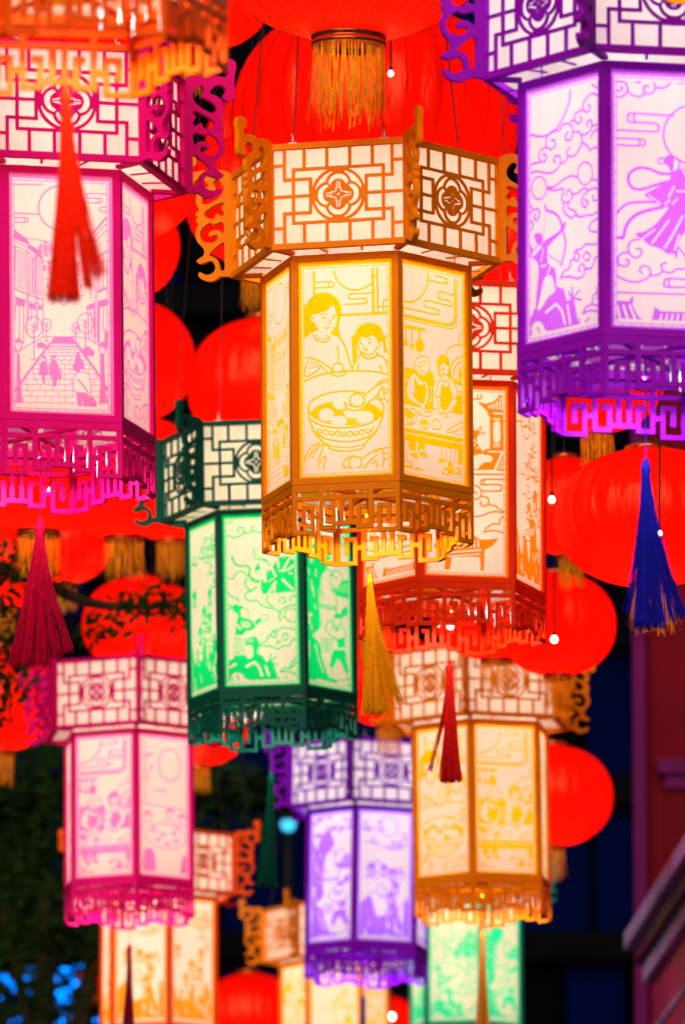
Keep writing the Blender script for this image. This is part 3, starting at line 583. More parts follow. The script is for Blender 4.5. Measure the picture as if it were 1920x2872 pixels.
def clouds(s, lines, wd):
    for p in lines: s.line(p, wd)
def d_archer(s):
    L, Fi, E = s.line, s.fill, s.ell
    L([(430, 85), (437, 200), (402, 330), (320, 472), (240, 520), (170, 528), (85, 497)], 13)
    clouds(s, [[(80, 788), (120, 755), (178, 746), (165, 690), (190, 640), (226, 625), (230, 560), (260, 510), (300, 485), (345, 490), (370, 447), (410, 435), (450, 460), (462, 515), (500, 511), (530, 545), (536, 600), (515, 660), (470, 715), (420, 715), (405, 680), (427, 645)],
               [(178, 746), (216, 745), (231, 710), (215, 680), (200, 697)], [(230, 622), (270, 645), (306, 620), (300, 570), (273, 572)], [(462, 515), (440, 575), (405, 580), (393, 540), (417, 510)],
               [(80, 842), (150, 825), (240, 850), (310, 830), (350, 770), (345, 715), (310, 705), (293, 740), (307, 765)], [(350, 770), (385, 766), (420, 715)],
               [(440, 418), (470, 410), (480, 360), (540, 325), (555, 260), (600, 210), (640, 200), (695, 245)], [(540, 325), (580, 355), (606, 320), (593, 288)], [(470, 410), (500, 445), (536, 420), (520, 385)],
               [(530, 545), (590, 530), (620, 480), (610, 425), (580, 440), (582, 477)], [(620, 480), (690, 455)], [(690, 505), (640, 520), (610, 577)], [(536, 610), (580, 640), (600, 682), (640, 660), (690, 667)],
               [(610, 30), (620, 110), (660, 150), (695, 150)], [(230, 970), (300, 965), (380, 910), (450, 886), (497, 905)],
               [(240, 985), (300, 1000), (360, 990), (375, 1010), (358, 1070), (380, 1110), (430, 1100), (446, 1040), (415, 1000), (398, 1052)], [(380, 1110), (370, 1170), (400, 1215), (440, 1245), (480, 1215)],
               [(415, 1105), (415, 1160), (470, 1190), (500, 1240), (580, 1230), (620, 1235), (650, 1215), (690, 1232)], [(446, 1050), (500, 1035), (550, 1000), (590, 1020), (640, 1005), (676, 1040), (670, 1100), (630, 1110), (625, 1068)],
               [(590, 1020), (540, 1070), (530, 1130), (560, 1165), (582, 1120), (553, 1098)], [(620, 935), (650, 935), (690, 967)],
               [(338, 1758), (370, 1700), (420, 1670), (430, 1610), (460, 1590), (470, 1530), (530, 1510), (560, 1475), (620, 1485), (690, 1463)], [(345, 1750), (420, 1745), (490, 1765), (540, 1740), (550, 1690), (610, 1680), (640, 1600), (690, 1583)],
               [(460, 1600), (490, 1615), (506, 1570), (480, 1543)], [(535, 1590), (560, 1545), (595, 1570), (585, 1615), (550, 1610)], [(550, 1690), (540, 1650), (515, 1650), (495, 1690), (512, 1707)],
               [(690, 1250), (620, 1290), (588, 1340), (620, 1375), (690, 1376)], [(528, 2062), (560, 2010), (610, 1985), (620, 1920), (650, 1890), (660, 1830), (690, 1812)], [(528, 2062), (600, 2040), (690, 2062)], [(610, 1985), (650, 2000), (672, 1960), (650, 1938)],
               [(75, 1090), (105, 1150), (80, 1200)], [(105, 1155), (150, 1150), (168, 1195), (140, 1245), (118, 1215), (135, 1190)], [(70, 1240), (105, 1260), (105, 1310), (70, 1340)]], 12)
    E(165, 970, 65, 98, 10); E(560, 875, 63, 97, 10)
    L([(215, 1125), (230, 1165), (290, 1190), (335, 1240), (357, 1320)], 16); L([(357, 1330), (386, 1430), (380, 1520), (350, 1645)], 14); L([(222, 1165), (190, 1430)], 4); L([(228, 1540), (350, 1630)], 6)
    Fi([(195, 1440), (260, 1395), (340, 1342), (350, 1300), (392, 1275), (375, 1345), (300, 1415), (240, 1475), (225, 1505)])
    Fi([(115, 1372), (150, 1355), (186, 1368), (188, 1420), (176, 1460), (140, 1445), (125, 1400)])
    Fi([(130, 1475), (170, 1450), (222, 1440), (236, 1480), (225, 1560), (240, 1630), (296, 1670), (306, 1750), (306, 1820), (370, 1845), (392, 1940), (405, 1950), (440, 1930), (460, 1890), (460, 1960), (492, 2150), (515, 2195), (300, 2235), (70, 2290), (70, 2040), (122, 2000), (135, 1850), (130, 1780), (150, 1700), (150, 1620), (122, 1580), (70, 1585), (80, 1440), (110, 1500)], smooth=False)
    Fi([(205, 1745), (262, 1730), (286, 1800), (291, 1862), (230, 1912), (180, 1992), (138, 2012), (165, 1900)], False); Fi([(70, 1600), (112, 1575), (152, 1640), (142, 1800), (112, 2000), (70, 2050)], False)
    Fi([(98, 1525), (165, 1460), (177, 1482), (110, 1552)], False); L([(195, 1490), (175, 1600)], 10, False); L([(180, 1645), (215, 1635)], 14, False); L([(250, 1660), (230, 1710)], 12, False)
    L([(215, 2037), (300, 1970), (350, 2030), (377, 2142)], 19, False, False); L([(400, 1985), (421, 2142)], 17, False)
    E(140, 2205, 62, 95, None, False); E(205, 2250, 50, 60, None, False); E(285, 2262, 42, 32, None, False); L([(82, 2190), (98, 2240), (140, 2252), (157, 2200), (135, 2165)], 9)
    for p in ([(470, 1900), (502, 1868)], [(442, 1905), (440, 1838)], [(440, 1940), (412, 1878)], [(465, 1930), (517, 1947)], [(490, 2190), (500, 2110)], [(515, 2185), (578, 2108)]): L(p, 13)
Q_ARCHER = ((65, 115), (705, 0), (35, 2315), (690, 2195))

def d_fairy(s):
    L, Fi, E = s.line, s.fill, s.ell
    clouds(s, [[(130, 245), (145, 225), (175, 221), (215, 240), (229, 290), (200, 335), (150, 348), (125, 345)], [(130, 245), (135, 280), (165, 300), (187, 280), (173, 260)], [(229, 300), (270, 335), (320, 346), (362, 320), (352, 285), (370, 255), (397, 266)],
               [(362, 320), (410, 322), (446, 285), (440, 240), (400, 205), (350, 195), (325, 230), (295, 225), (288, 192)], [(446, 272), (520, 276), (580, 230), (640, 240), (720, 236), (780, 200), (860, 240), (980, 220)],
               [(590, 502), (270, 480), (235, 495), (228, 530), (250, 551), (430, 560), (470, 585), (465, 622), (430, 629), (125, 612)], [(285, 485), (274, 515), (290, 550)], [(125, 680), (330, 688), (360, 712), (340, 741), (125, 732)], [(308, 690), (322, 712), (312, 738)],
               [(110, 1700), (150, 1700), (210, 1705), (227, 1665), (203, 1653)], [(150, 1700), (140, 1640), (175, 1600), (222, 1595), (225, 1535), (260, 1500), (312, 1495)], [(222, 1595), (270, 1640), (322, 1620), (325, 1575), (287, 1568)],
               [(110, 1768), (190, 1815), (280, 1835), (360, 1810), (396, 1770), (380, 1720), (335, 1705), (310, 1740), (332, 1767)], [(396, 1785), (450, 1780), (490, 1750), (480, 1700), (522, 1683)], [(490, 1750), (560, 1765), (600, 1735), (660, 1735), (692, 1700), (662, 1620), (620, 1565)],
               [(700, 1720), (780, 1740), (850, 1700), (900, 1640), (980, 1650)], [(980, 1825), (690, 1820), (530, 1810), (503, 1840), (520, 1877), (690, 1882), (980, 1890)], [(545, 1812), (536, 1842), (548, 1878)]], 12)
    L([(105, 1914), (690, 1940), (985, 1952)], 11)
    E(745, 655, 237, 237, 12, True, 44)
    E(490, 865, 25, 25, 10); Fi([(520, 840), (550, 818), (588, 822), (588, 880), (580, 950), (560, 950), (540, 905), (515, 885)]); L([(590, 838), (622, 850), (632, 880), (620, 932), (600, 952)], 9)
    Fi([(572, 962), (622, 935), (690, 930), (740, 945), (735, 1000), (690, 1010), (682, 1100), (690, 1200), (705, 1380), (640, 1480), (615, 1560), (608, 1655), (580, 1612), (530, 1612), (490, 1580), (440, 1556), (395, 1545), (340, 1500), (278, 1450), (360, 1425), (440, 1370), (500, 1300), (540, 1240), (480, 1228), (440, 1190), (355, 1140), (430, 1090), (500, 1055), (548, 1030)])
    for p, wd in (([(545, 1345), (410, 1525)], 16), ([(655, 1310), (580, 1450), (510, 1565)], 18), ([(627, 1460), (590, 1580)], 16), ([(432, 1415), (330, 1492)], 12), ([(545, 1155), (587, 1075)], 16), ([(518, 1212), (552, 1183)], 16), ([(390, 1140), (482, 1212)], 11), ([(610, 1110), (665, 1112)], 16), ([(570, 1215), (620, 1165)], 10), ([(660, 940), (682, 990)], 12)): L(p, wd, False)
    L([(562, 970), (480, 966), (400, 930), (310, 920), (242, 960), (228, 1020), (260, 1080), (330, 1092), (440, 1060), (530, 1035), (580, 1045), (632, 1092)], 19)
    L([(445, 1195), (300, 1195), (200, 1215), (118, 1302)], 17); L([(500, 1235), (380, 1262), (280, 1300), (210, 1380), (182, 1475), (148, 1475)], 22)
    L([(735, 975), (800, 940), (860, 900), (920, 880)], 22); L([(740, 1000), (830, 1060), (860, 1180), (820, 1300), (880, 1420)], 18)
    for a in ([(105, 1980), (225, 1986), (250, 1948), (264, 1958), (250, 2010), (290, 2100), (352, 2157), (105, 2152)], [(428, 2032), (470, 2070), (690, 2082), (890, 2090), (935, 2050), (930, 2110), (985, 2195), (392, 2182)]): Fi(a, smooth=False)
    for x in range(3): L([(130 + 50 * x, 2020), (155 + 58 * x, 2128)], 20, False)
    for x in range(10): L([(480 + 44 * x, 2100), (462 + 46 * x, 2175)], 18, False)
Q_FAIRY = ((95, 118), (988, 166), (78, 2195), (975, 2245))

def d_soldier(s):
    L, Fi, E = s.line, s.fill, s.ell
    clouds(s, [[(80, 360), (190, 385), (270, 360), (306, 310), (280, 265), (235, 265), (225, 300), (247, 327)], [(306, 330), (370, 336), (412, 300), (405, 260), (432, 253)], [(412, 300), (470, 322), (560, 330), (650, 280), (720, 300), (800, 260), (930, 280)], [(85, 180), (130, 205), (180, 180)],
               [(380, 1060), (320, 1080), (298, 1130), (340, 1182), (450, 1176), (490, 1230), (560, 1262), (640, 1280), (700, 1302), (745, 1322)], [(600, 1120), (568, 1160), (590, 1220), (652, 1252)], [(735, 1205), (745, 1150), (800, 1150), (812, 1200), (768, 1222)], [(870, 1195), (870, 1150), (935, 1120)],
               [(75, 1060), (130, 1130), (200, 1150), (217, 1195)], [(75, 1215), (122, 1250), (75, 1302)],
               [(468, 1722), (560, 1680), (580, 1620), (620, 1610), (640, 1560), (720, 1550), (770, 1520), (935, 1547)], [(470, 1747), (600, 1750), (700, 1787), (760, 1750), (850, 1740), (880, 1680), (935, 1658)], [(620, 1622), (660, 1640), (692, 1600), (658, 1570)], [(760, 1642), (790, 1590), (832, 1620), (810, 1672), (768, 1672)], [(740, 1702), (700, 1690), (688, 1732)],
               [(725, 2070), (780, 2020), (850, 2030), (935, 1950)], [(725, 2072), (830, 2070), (935, 2110)], [(850, 2030), (870, 1960), (935, 1890)]], 15)
    L([(145, 622), (165, 680), (200, 732), (270, 746), (330, 740), (372, 790), (360, 852), (400, 932), (475, 950)], 20); L([(75, 890), (150, 906), (190, 840), (260, 810), (330, 860), (400, 902), (485, 932)], 13); L([(325, 900), (308, 980), (370, 1052), (455, 1010)], 17); L([(430, 525), (420, 600), (460, 660), (560, 682), (625, 745)], 14); L([(485, 520), (462, 600), (505, 642), (610, 682)], 8)
    L([(740, 1432), (728, 1370), (760, 1300), (850, 1250), (930, 1240)], 17); L([(780, 1402), (820, 1300), (935, 1288)], 13); L([(800, 1390), (850, 1442), (935, 1452)], 13)
    Fi([(690, 700), (760, 640), (800, 655), (850, 620), (940, 690), (940, 1072), (800, 1082), (700, 1092), (550, 1102), (508, 1080), (500, 960), (520, 900), (560, 950), (575, 900), (570, 830), (640, 790)], smooth=False)
    for p, wd in (([(720, 690), (732, 762)], 26), ([(870, 660), (800, 785)], 24), ([(740, 812), (820, 810)], 20), ([(780, 920), (905, 1045)], 28), ([(690, 950), (590, 1105)], 28), ([(650, 780), (692, 880)], 24), ([(540, 860), (560, 940)], 30), ([(600, 942), (662, 910)], 16), ([(870, 845), (900, 845)], 22), ([(850, 800), (920, 750)], 26), ([(680, 1000), (670, 1095)], 22)): L(p, wd, False)
    E(765, 580, 62, 66, None, False); E(765, 580, 62, 66, 10); Fi([(810, 620), (840, 560), (870, 520), (850, 600)])
    E(468, 792, 36, 62); E(476, 822, 22, 26, None, False); L([(470, 730), (490, 700)], 14)
    Fi([(135, 1250), (180, 1220), (240, 1242), (282, 1240), (240, 1290), (246, 1340), (232, 1392), (205, 1392), (200, 1340), (150, 1312)]); L([(250, 1270), (312, 1280), (342, 1330), (330, 1372)], 9)
    Fi([(195, 1402), (240, 1380), (330, 1402), (400, 1440), (480, 1390), (502, 1430), (430, 1512), (360, 1552), (300, 1560), (262, 1612), (162, 1602), (180, 1480)], smooth=False)
    for i in range(4): L([(250 + 28 * i, 1425 + 4 * i), (268 + 22 * i, 1520)], 9, False)
    for i in range(3): L([(245, 1445 + 26 * i), (370, 1458 + 22 * i)], 9, False)
    L([(195, 1480), (230, 1530)], 28, False); L([(405, 1445), (440, 1500)], 18, False); L([(500, 1400), (530, 1358), (585, 1365), (562, 1422), (510, 1432)], 9)
    Fi([(158, 1632), (272, 1652), (284, 1842), (128, 1852)], smooth=False)
    for i in range(6): L([(165 + 19 * i, 1650), (146 + 24 * i, 1845)], 9, False)
    for i in range(7): L([(130, 1665 + 27 * i), (285, 1675 + 26 * i)], 9, False)
    L([(170, 1618), (270, 1625)], 18, False)
    Fi([(278, 1652), (420, 1620), (462, 1680), (462, 1750), (440, 1832), (510, 1872), (552, 1952), (600, 1900), (640, 1962), (702, 2182), (720, 2215), (420, 2215), (70, 2240), (70, 1925), (130, 1902), (150, 1862), (290, 1852), (300, 1752)], smooth=False)
    for i in range(4): L([(295 + 30 * i, 1650), (315 + 26 * i, 1700)], 8, False)
    Fi([(298, 1752), (372, 1740), (384, 1872), (308, 1892)], False); L([(300, 2000), (400, 1945), (460, 2010), (492, 2112)], 30, False, False); L([(542, 2000), (580, 2112)], 27, False)
    E(180, 2155, 92, 82, None, False); E(280, 2200, 62, 52, None, False); E(390, 2215, 50, 26, None, False); L([(105, 2130), (130, 2180), (180, 2180), (195, 2130), (165, 2110)], 14); Fi([(80, 2000), (160, 1950), (170, 1980), (90, 2015)], False)
    for p in ([(600, 1910), (610, 1850)], [(620, 1930), (675, 1885)], [(610, 1960), (690, 1975)], [(690, 2200), (715, 2140)], [(740, 2200), (800, 2130)]): L(p, 15)
Q_SOLDIER = ((35, 105), (990, 80), (20, 2255), (980, 2235))

def d_oldman(s):
    L, Fi, E = s.line, s.fill, s.ell
    rnd = random.Random(5)
    Fi([(1105, 330), (1150, 480), (1170, 545), (1200, 450), (1250, 330), (1300, 350), (1330, 450), (1345, 540), (1272, 640), (1240, 760), (1230, 900), (1240, 1000), (1240, 1130), (1170, 1200), (1232, 1280), (1252, 1400), (1312, 1580), (1372, 1602), (1372, 1640), (1200, 1600), (1100, 1650), (1100, 800)])
    for i in range(34): E(rnd.uniform(1115, 1510), rnd.uniform(130, 400), rnd.uniform(16, 34), rnd.uniform(12, 26))
    for i in range(26): E(rnd.uniform(1120, 1510), rnd.uniform(140, 400), rnd.uniform(5, 10), rnd.uniform(6, 12), None, False)
    for a, b_ in (((1140, 590), (1148, 640)), ((1165, 700), (1172, 790)), ((1180, 760), (1190, 850)), ((1128, 980), (1165, 1150)), ((1190, 1290), (1215, 1390)), ((1135, 1260), (1128, 1420)), ((1215, 1400), (1260, 1540)), ((1212, 600), (1205, 660)), ((1130, 680), (1120, 740)), ((1150, 1000), (1135, 1090)), ((1195, 920), (1200, 960))): L([a, b_], 11, False)
    E(1120, 1000, 9, 18, None, False); E(1160, 1010, 9, 18, None, False)
    L([(1285, 560), (1252, 680), (1246, 820), (1240, 930)], 8); E(1395, 690, 58, 82, 7); L([(1300, 610), (1330, 600), (1370, 640), (1340, 650), (1380, 670), (1410, 690)], 6); L([(1262, 800), (1275, 860)], 10)
    Fi([(1342, 780), (1400, 770), (1450, 700), (1520, 688), (1520, 885), (1400, 845)], smooth=False)
    for i in range(6): L([(1400 + 22 * i, 760 - 8 * i), (1385 + 25 * i, 790 + 6 * i)], 6, False)
    L([(1410, 850), (1515, 880)], 8, False)
    L([(1240, 918), (1395, 948)], 8); L([(1240, 942), (1395, 972)], 8); L([(1395, 850), (1392, 1000)], 8)
    Fi([(1368, 1022), (1412, 998), (1432, 1030), (1395, 1052)]); Fi([(1440, 975), (1488, 938), (1500, 1008), (1462, 1032), (1425, 1048)]); E(1398, 1075, 38, 48, 7); Fi([(1362, 1120), (1395, 1140), (1420, 1120), (1410, 1160), (1380, 1160)])
    L([(1285, 1130), (1330, 1070), (1360, 1090), (1340, 1150)], 8); L([(1290, 1140), (1330, 1200), (1395, 1232)], 8); L([(1440, 1120), (1475, 1180), (1465, 1240)], 8)
    Fi([(1388, 1242), (1462, 1222), (1472, 1312), (1400, 1322)], smooth=False); Fi([(1362, 1332), (1472, 1342), (1478, 1440), (1502, 1540), (1470, 1552), (1422, 1440), (1392, 1420), (1358, 1502), (1318, 1492), (1338, 1390)], smooth=False)
    for i in range(5): L([(1240, 1235 + 28 * i), (1375 - 8 * i, 1240 + 28 * i)], 6)
    L([(1300, 1235), (1300, 1350)], 5); L([(1340, 1500), (1345, 1590)], 7); L([(1480, 1550), (1500, 1660)], 7); L([(1385, 1620), (1515, 1600)], 6); Fi([(1480, 1660), (1520, 1650), (1520, 1690), (1485, 1695)])
Q_OLDMAN = ((1105, 75), (1530, 160), (1105, 1655), (1530, 1735))

def d_pavilion(s):
    L, Fi, E = s.line, s.fill, s.ell
    for sx, ox in ((1, 0), (-1, -20)):
        T = lambda pts: [(ox + sx * x, y) for x, y in pts]
        if sx < 0:
            E(ox - 120, 420, 150, 150, 13); L(T([(20, 700), (200, 690), (330, 720), (420, 690)]), 13); L(T([(20, 820), (150, 850), (300, 830), (430, 870)]), 13)
        else:
            L([(-40, 148), (130, 155), (156, 180), (135, 212), (-40, 202)], 13); L([(108, 158), (120, 182), (106, 206)], 9)
            Fi([(118, 240), (200, 260), (280, 243), (335, 195), (362, 135), (425, 140), (425, 330), (432, 400), (240, 400), (225, 370), (200, 330), (160, 290)])
            for x, a, b_ in ((236, 290, 300), (264, 278, 312), (293, 262, 318), (323, 245, 322), (355, 212, 326), (385, 150, 328), (413, 150, 328)): L([(x, a), (x - 1, b_)], 14, False)
            Fi([(242, 395), (432, 400), (425, 740), (235, 738)], smooth=False); Fi([(280, 490), (298, 455), (320, 445), (345, 460), (352, 490), (345, 658), (278, 658)], False); L([(396, 470), (388, 740)], 24, False); L([(288, 368), (420, 375)], 17, False); L([(285, 425), (352, 432)], 16, False)
            for x in (282, 308, 334): L([(x, 685), (x - 1, 735)], 13, False)
            Fi([(160, 772), (210, 738), (410, 748), (400, 962), (260, 962), (130, 957), (108, 930), (140, 905), (172, 880), (232, 880), (262, 850), (242, 815), (170, 800)]); L([(215, 768), (360, 775)], 16, False); L([(372, 780), (285, 952)], 24, False)
            for i in range(6): L([(385 - 14 * i, 812 + 27 * i), (408, 814 + 27 * i)], 13, False)
            Fi([(-30, 540), (20, 542), (60, 530), (108, 552), (122, 582), (95, 622), (110, 690), (152, 762), (160, 785), (-30, 792)])
            for x, y in ((45, 668), (85, 668), (65, 645), (65, 695), (40, 740), (105, 725)): E(x, y, 12, 12, None, False)
            L([(100, 545), (128, 512), (148, 505), (140, 535), (108, 555)], 8); L([(110, 565), (150, 560), (186, 573), (150, 584), (112, 575)], 8)
            clouds(s, [[(390, 1070), (160, 1060), (128, 1090), (150, 1117), (320, 1120), (347, 1150), (320, 1187), (135, 1180)], [(168, 1065), (156, 1090), (166, 1115)], [(25, 1200), (50, 1262), (110, 1250), (132, 1190), (90, 1130), (-20, 1115)], [(30, 1202), (60, 1184), (82, 1212)], [(132, 1240), (190, 1250), (207, 1300), (170, 1342), (120, 1322), (125, 1288)], [(207, 1330), (270, 1340), (320, 1380), (385, 1422)],
                       [(-100, 1430), (0, 1442), (100, 1446), (220, 1410), (300, 1405), (385, 1432)], [(385, 1440), (330, 1480), (310, 1532), (240, 1532), (180, 1570), (152, 1613), (220, 1600), (300, 1610), (378, 1642)], [(-460, 1300), (-350, 1340), (-250, 1300), (-150, 1340)]], 13)
    L([(-460, 985), (400, 1015)], 14); L([(-460, 940), (130, 955)], 10)
    Fi([(35, 1640), (110, 1690), (220, 1692), (302, 1678), (242, 1760), (152, 1800), (135, 2062), (94, 2062), (100, 1880), (60, 1868), (-200, 1860), (-240, 2050), (-285, 2050), (-270, 1800), (-400, 1740), (-340, 1680), (-120, 1660)], smooth=False)
    Fi([(-190, 1900), (-60, 1870), (90, 1890), (88, 2040), (20, 2010), (-100, 2010), (-190, 2040)], False); L([(-280, 1812), (110, 1800)], 15, False); L([(-270, 1850), (100, 1842)], 12, False)
    for i in range(9): L([(-280 + 45 * i, 1700), (-250 + 42 * i, 1765)], 15, False)
Q_PAVILION = ((-463, 36), (445, 90), (-500, 2040), (395, 2107))

def d_generic(seed):
    """cloud scrolls, a moon, roofs and rocks: for panes that the photo shows only edge-on or far out of focus"""
    def draw(s):
        rnd = random.Random(seed); L, Fi, E = s.line, s.fill, s.ell
        E(rnd.uniform(250, 700), rnd.uniform(280, 420), 170, 170, 14, True, 36)
        for i in range(16):
            x, y, r = rnd.uniform(80, 920), rnd.uniform(150, 1700), rnd.uniform(50, 100); a0 = rnd.uniform(0, 6); d = rnd.choice((-1, 1))
            L([(x + r * (1 - .12 * k) * math.cos(a0 + d * .8 * k), y + r * (1 - .12 * k) * math.sin(a0 + d * .8 * k)) for k in range(8)], 15)
            L([(x - 2.4 * r, y + r), (x - r, y + .8 * r), (x, y + 1.3 * r), (x + 1.5 * r, y + r)], 15)
        x = 60; pts = [(40, 2290)]
        while x < 960:
            pts.append((x, rnd.uniform(1500, 2000))); x += rnd.uniform(50, 120)
        pts += [(980, 2290)]; Fi(pts)
        for i in range(14):
            x, y = rnd.uniform(100, 900), rnd.uniform(1750, 2200); L([(x, y), (x + rnd.uniform(-60, 60), y + rnd.uniform(60, 140))], rnd.uniform(14, 36), False)
        for i in range(5):
            x, y = rnd.uniform(150, 850), rnd.uniform(900, 1600); Fi([(x - 90, y), (x, y - 70), (x + 90, y), (x + 60, y + 15), (x + 55, y + 180), (x - 55, y + 180), (x - 60, y + 15)], smooth=False); E(x, y + 100, 26, 50, None, False)
    return draw
def d_table(s):
    L, Fi, E = s.line, s.fill, s.ell
    E(620, 480, 215, 260, 16, True, 36); L([(60, 330), (200, 345), (300, 320)], 14); L([(120, 60), (130, 1100)], 14); L([(320, 900), (560, 905)], 16)
    rnd = random.Random(3)
    for i in range(12): E(120 + rnd.uniform(-60, 160), rnd.uniform(300, 800), 26, 18)
    L([(60, 1130), (980, 1200)], 12)
    for x, y in ((180, 1330), (620, 1260), (860, 1330)):
        E(x, y, 85, 80); E(x + 5, y + 30, 55, 55, None, False); L([(x - 120, y + 200), (x - 60, y + 100), (x + 60, y + 100), (x + 130, y + 200)], 14)
    E(540, 1640, 400, 200, 14, True, 36)
    for x, y in ((300, 1560), (480, 1610), (700, 1580), (560, 1760), (740, 1700), (380, 1700)): E(x, y, 62, 36); E(x, y - 8, 34, 14, None, False)
    Fi([(110, 1900), (260, 1860), (330, 2000), (310, 2280), (110, 2290)]); Fi([(860, 1980), (960, 1940), (980, 2290), (820, 2290)])
Q_G = ((0, 0), (1000, 0), (0, 2300), (1000, 2300))
ARTS = {'mother': art(Q_MOTHER, d_mother, 1.32), 'cooks': art(Q_COOKS, d_cooks, 1.28), 'street': art(Q_STREET, d_street, 1.1), 'archer': art(Q_ARCHER, d_archer), 'fairy': art(Q_FAIRY, d_fairy),
        'soldier': art(Q_SOLDIER, d_soldier), 'oldman': art(Q_OLDMAN, d_oldman), 'pavilion': art(Q_PAVILION, d_pavilion), 'table': art(Q_G, d_table),
        'scroll': art(Q_G, d_generic(11)), 'village': art(Q_G, d_generic(23)), 'moonlit': art(Q_G, d_generic(37))}

# ------------------------------------------------------------------ the setting
M_GROUND = m_paint('asphalt', (0.05, 0.048, 0.047), 0.8, 0.3, 2.0)
g = inst('ground', mesh('ground', [(-600, -200, 0), (600, -200, 0), (600, 1200, 0), (-600, 1200, 0)], [(0, 1, 2, 3)]), M_GROUND); tag(g, kind='structure')

M_DARKWALL = m_paint('dark_render', (0.0015, 0.0015, 0.003), 0.7, 0.3, 1.2, spec=0.0)
M_BEAM = m_paint('black_beam', (0.003, 0.003, 0.004), 0.6, 0.2, 3, spec=0.0)
M_NAVY = m_paint('navy_panel', (0.0003, 0.0028, 0.034), 0.5, 0.35, 1.1, spec=0.0)
M_MAROON = m_paint('maroon_render', (0.11, 0.0008, 0.007), 0.7, 0.25, 2.5)
M_PLUM = m_paint('plum_trim', (0.10, 0.002, 0.07), 0.55, 0.2, 4)
M_LEDGE = m_paint('violet_ledge_uplit', (0.50, 0.28, 0.80), 0.6, 0.35, 3)  # ledge colour raised to hold the light it gets from below
M_SHUT = m_paint('rose_louvre', (0.55, 0.012, 0.16), 0.5, 0.3, 3)

# building across the end of the street
def at_plane(px, py, Y):
    d = CAMR @ Vector(((px - 960) / F, (1436 - py) / F, -1)); return CAMP + d * ((Y - CAMP.y) / d.y)
YB = 84.0
bld = empty('building', (0, YB, 0)); tag(bld, 'dark building with navy panels and black beams closing the street behind all lanterns', 'building')
wl = MB().box((-9, 1.2, 0), (9, 8, 32)); inst('wall', wl.mesh('wall'), M_DARKWALL, bld)
rw = random.Random(4)
zs = [0.2, 3.4, 6.6, 9.2, 10.35, 11.5, 13.3, 15.1, 17.0, 19.0, 21.5, 24.5]
for i, z in enumerate(zs):
    inst('beam', MB().box((-9, 0.62, z), (9, 1.2, z + 0.34)).mesh('beam'), M_BEAM, bld)
    if i + 1 < len(zs):
        x = -6.0
        while x < 6.0:
            wd = rw.choice((0.75, 0.95, 1.25))
            if 7 < z < 22 or abs(x) < 4:
                inst('window_panel', MB().box((x, 0.9, z + 0.36), (x + wd - 0.1, 1.19, zs[i + 1] - 0.03)).mesh('window_panel'), M_NAVY if rw.random() < 0.62 else M_DARKWALL, bld)
            x += wd
# building on the right with its ledge running towards the camera
br = empty('building', (0, 0, 0))
tag(br, 'maroon rendered building with plum corner trim and a sloping violet ledge at the right edge', 'building')
a = P(1786, 2200, 52); b_ = P(1925, 2200, 52)
V = [(a.x, a.y, 0), (a.x + 6, a.y - .2, 0), (a.x + 6, a.y + .3, 0), (a.x, a.y + .3, 0)]
inst('wall', mesh('wall', V + [(x, y, 26) for x, y, z in V], [(0, 1, 5, 4), (1, 2, 6, 5), (2, 3, 7, 6), (3, 0, 4, 7), (4, 5, 6, 7)]), M_MAROON, br)
inst('corner_trim', MB().box((a.x - .03, a.y - .09, 0), (a.x + .055, a.y - .002, 26)).mesh('corner_trim'), M_PLUM, br)
c0 = P(1840, 2180, 52); c1 = P(1925, 2120, 52)
inst('capital', MB().box((c0.x, c0.y - .22, c0.z), (c0.x + .9, c0.y - .01, c0.z + .10)).box((c0.x + .05, c0.y - .17, c0.z - .10), (c0.x + .85, c0.y - .01, c0.z - .003)).mesh('capital'), M_PLUM, br)
inst('pilaster', MB().box((c0.x + .06, c0.y - .12, 0), (c0.x + .20, c0.y - .011, c0.z - .103)).box((c0.x + .26, c0.y - .10, 0), (c0.x + .8, c0.y - .011, c0.z - .103)).mesh('pilaster'), M_MAROON, br)
e0 = P(1748, 2665, 45); e1 = P(1920, 2400, 40.6)
d = (e1 - e0); d.z = 0; L_ = d.length; d.normalize(); e2 = e0 + d * (L_ * 4.0); nrm = Vector((-d.y, d.x, 0)); nrm = nrm if nrm.x < 0 else -nrm
def slab(off0, off1, z0, z1):
    q = [e0 - nrm * off0, e2 - nrm * off0, e2 - nrm * off1, e0 - nrm * off1]
    Vv = [(p.x, p.y, e0.z + z0) for p in q] + [(p.x, p.y, e0.z + z1) for p in q]
    return mesh('slab', Vv, [(3, 2, 1, 0), (4, 5, 6, 7), (0, 1, 5, 4), (1, 2, 6, 5), (2, 3, 7, 6), (3, 0, 4, 7)])
inst('ledge', slab(0.0, 2.0, 0.0, 0.10), M_LEDGE, br); inst('ledge', slab(0.06, 2.0, -0.09, -0.003), M_PLUM, br); inst('ledge', slab(0.11, 2.0, -0.2, -0.093), M_LEDGE, br)
inst('side_wall', slab(0.17, 2.0, -8.0, -0.203), M_SHUT, br)
for k in range(5):
    inst('louvre', slab(0.155, 0.168, -0.52 - 0.21 * k, -0.485 - 0.21 * k), M_LEDGE, br)

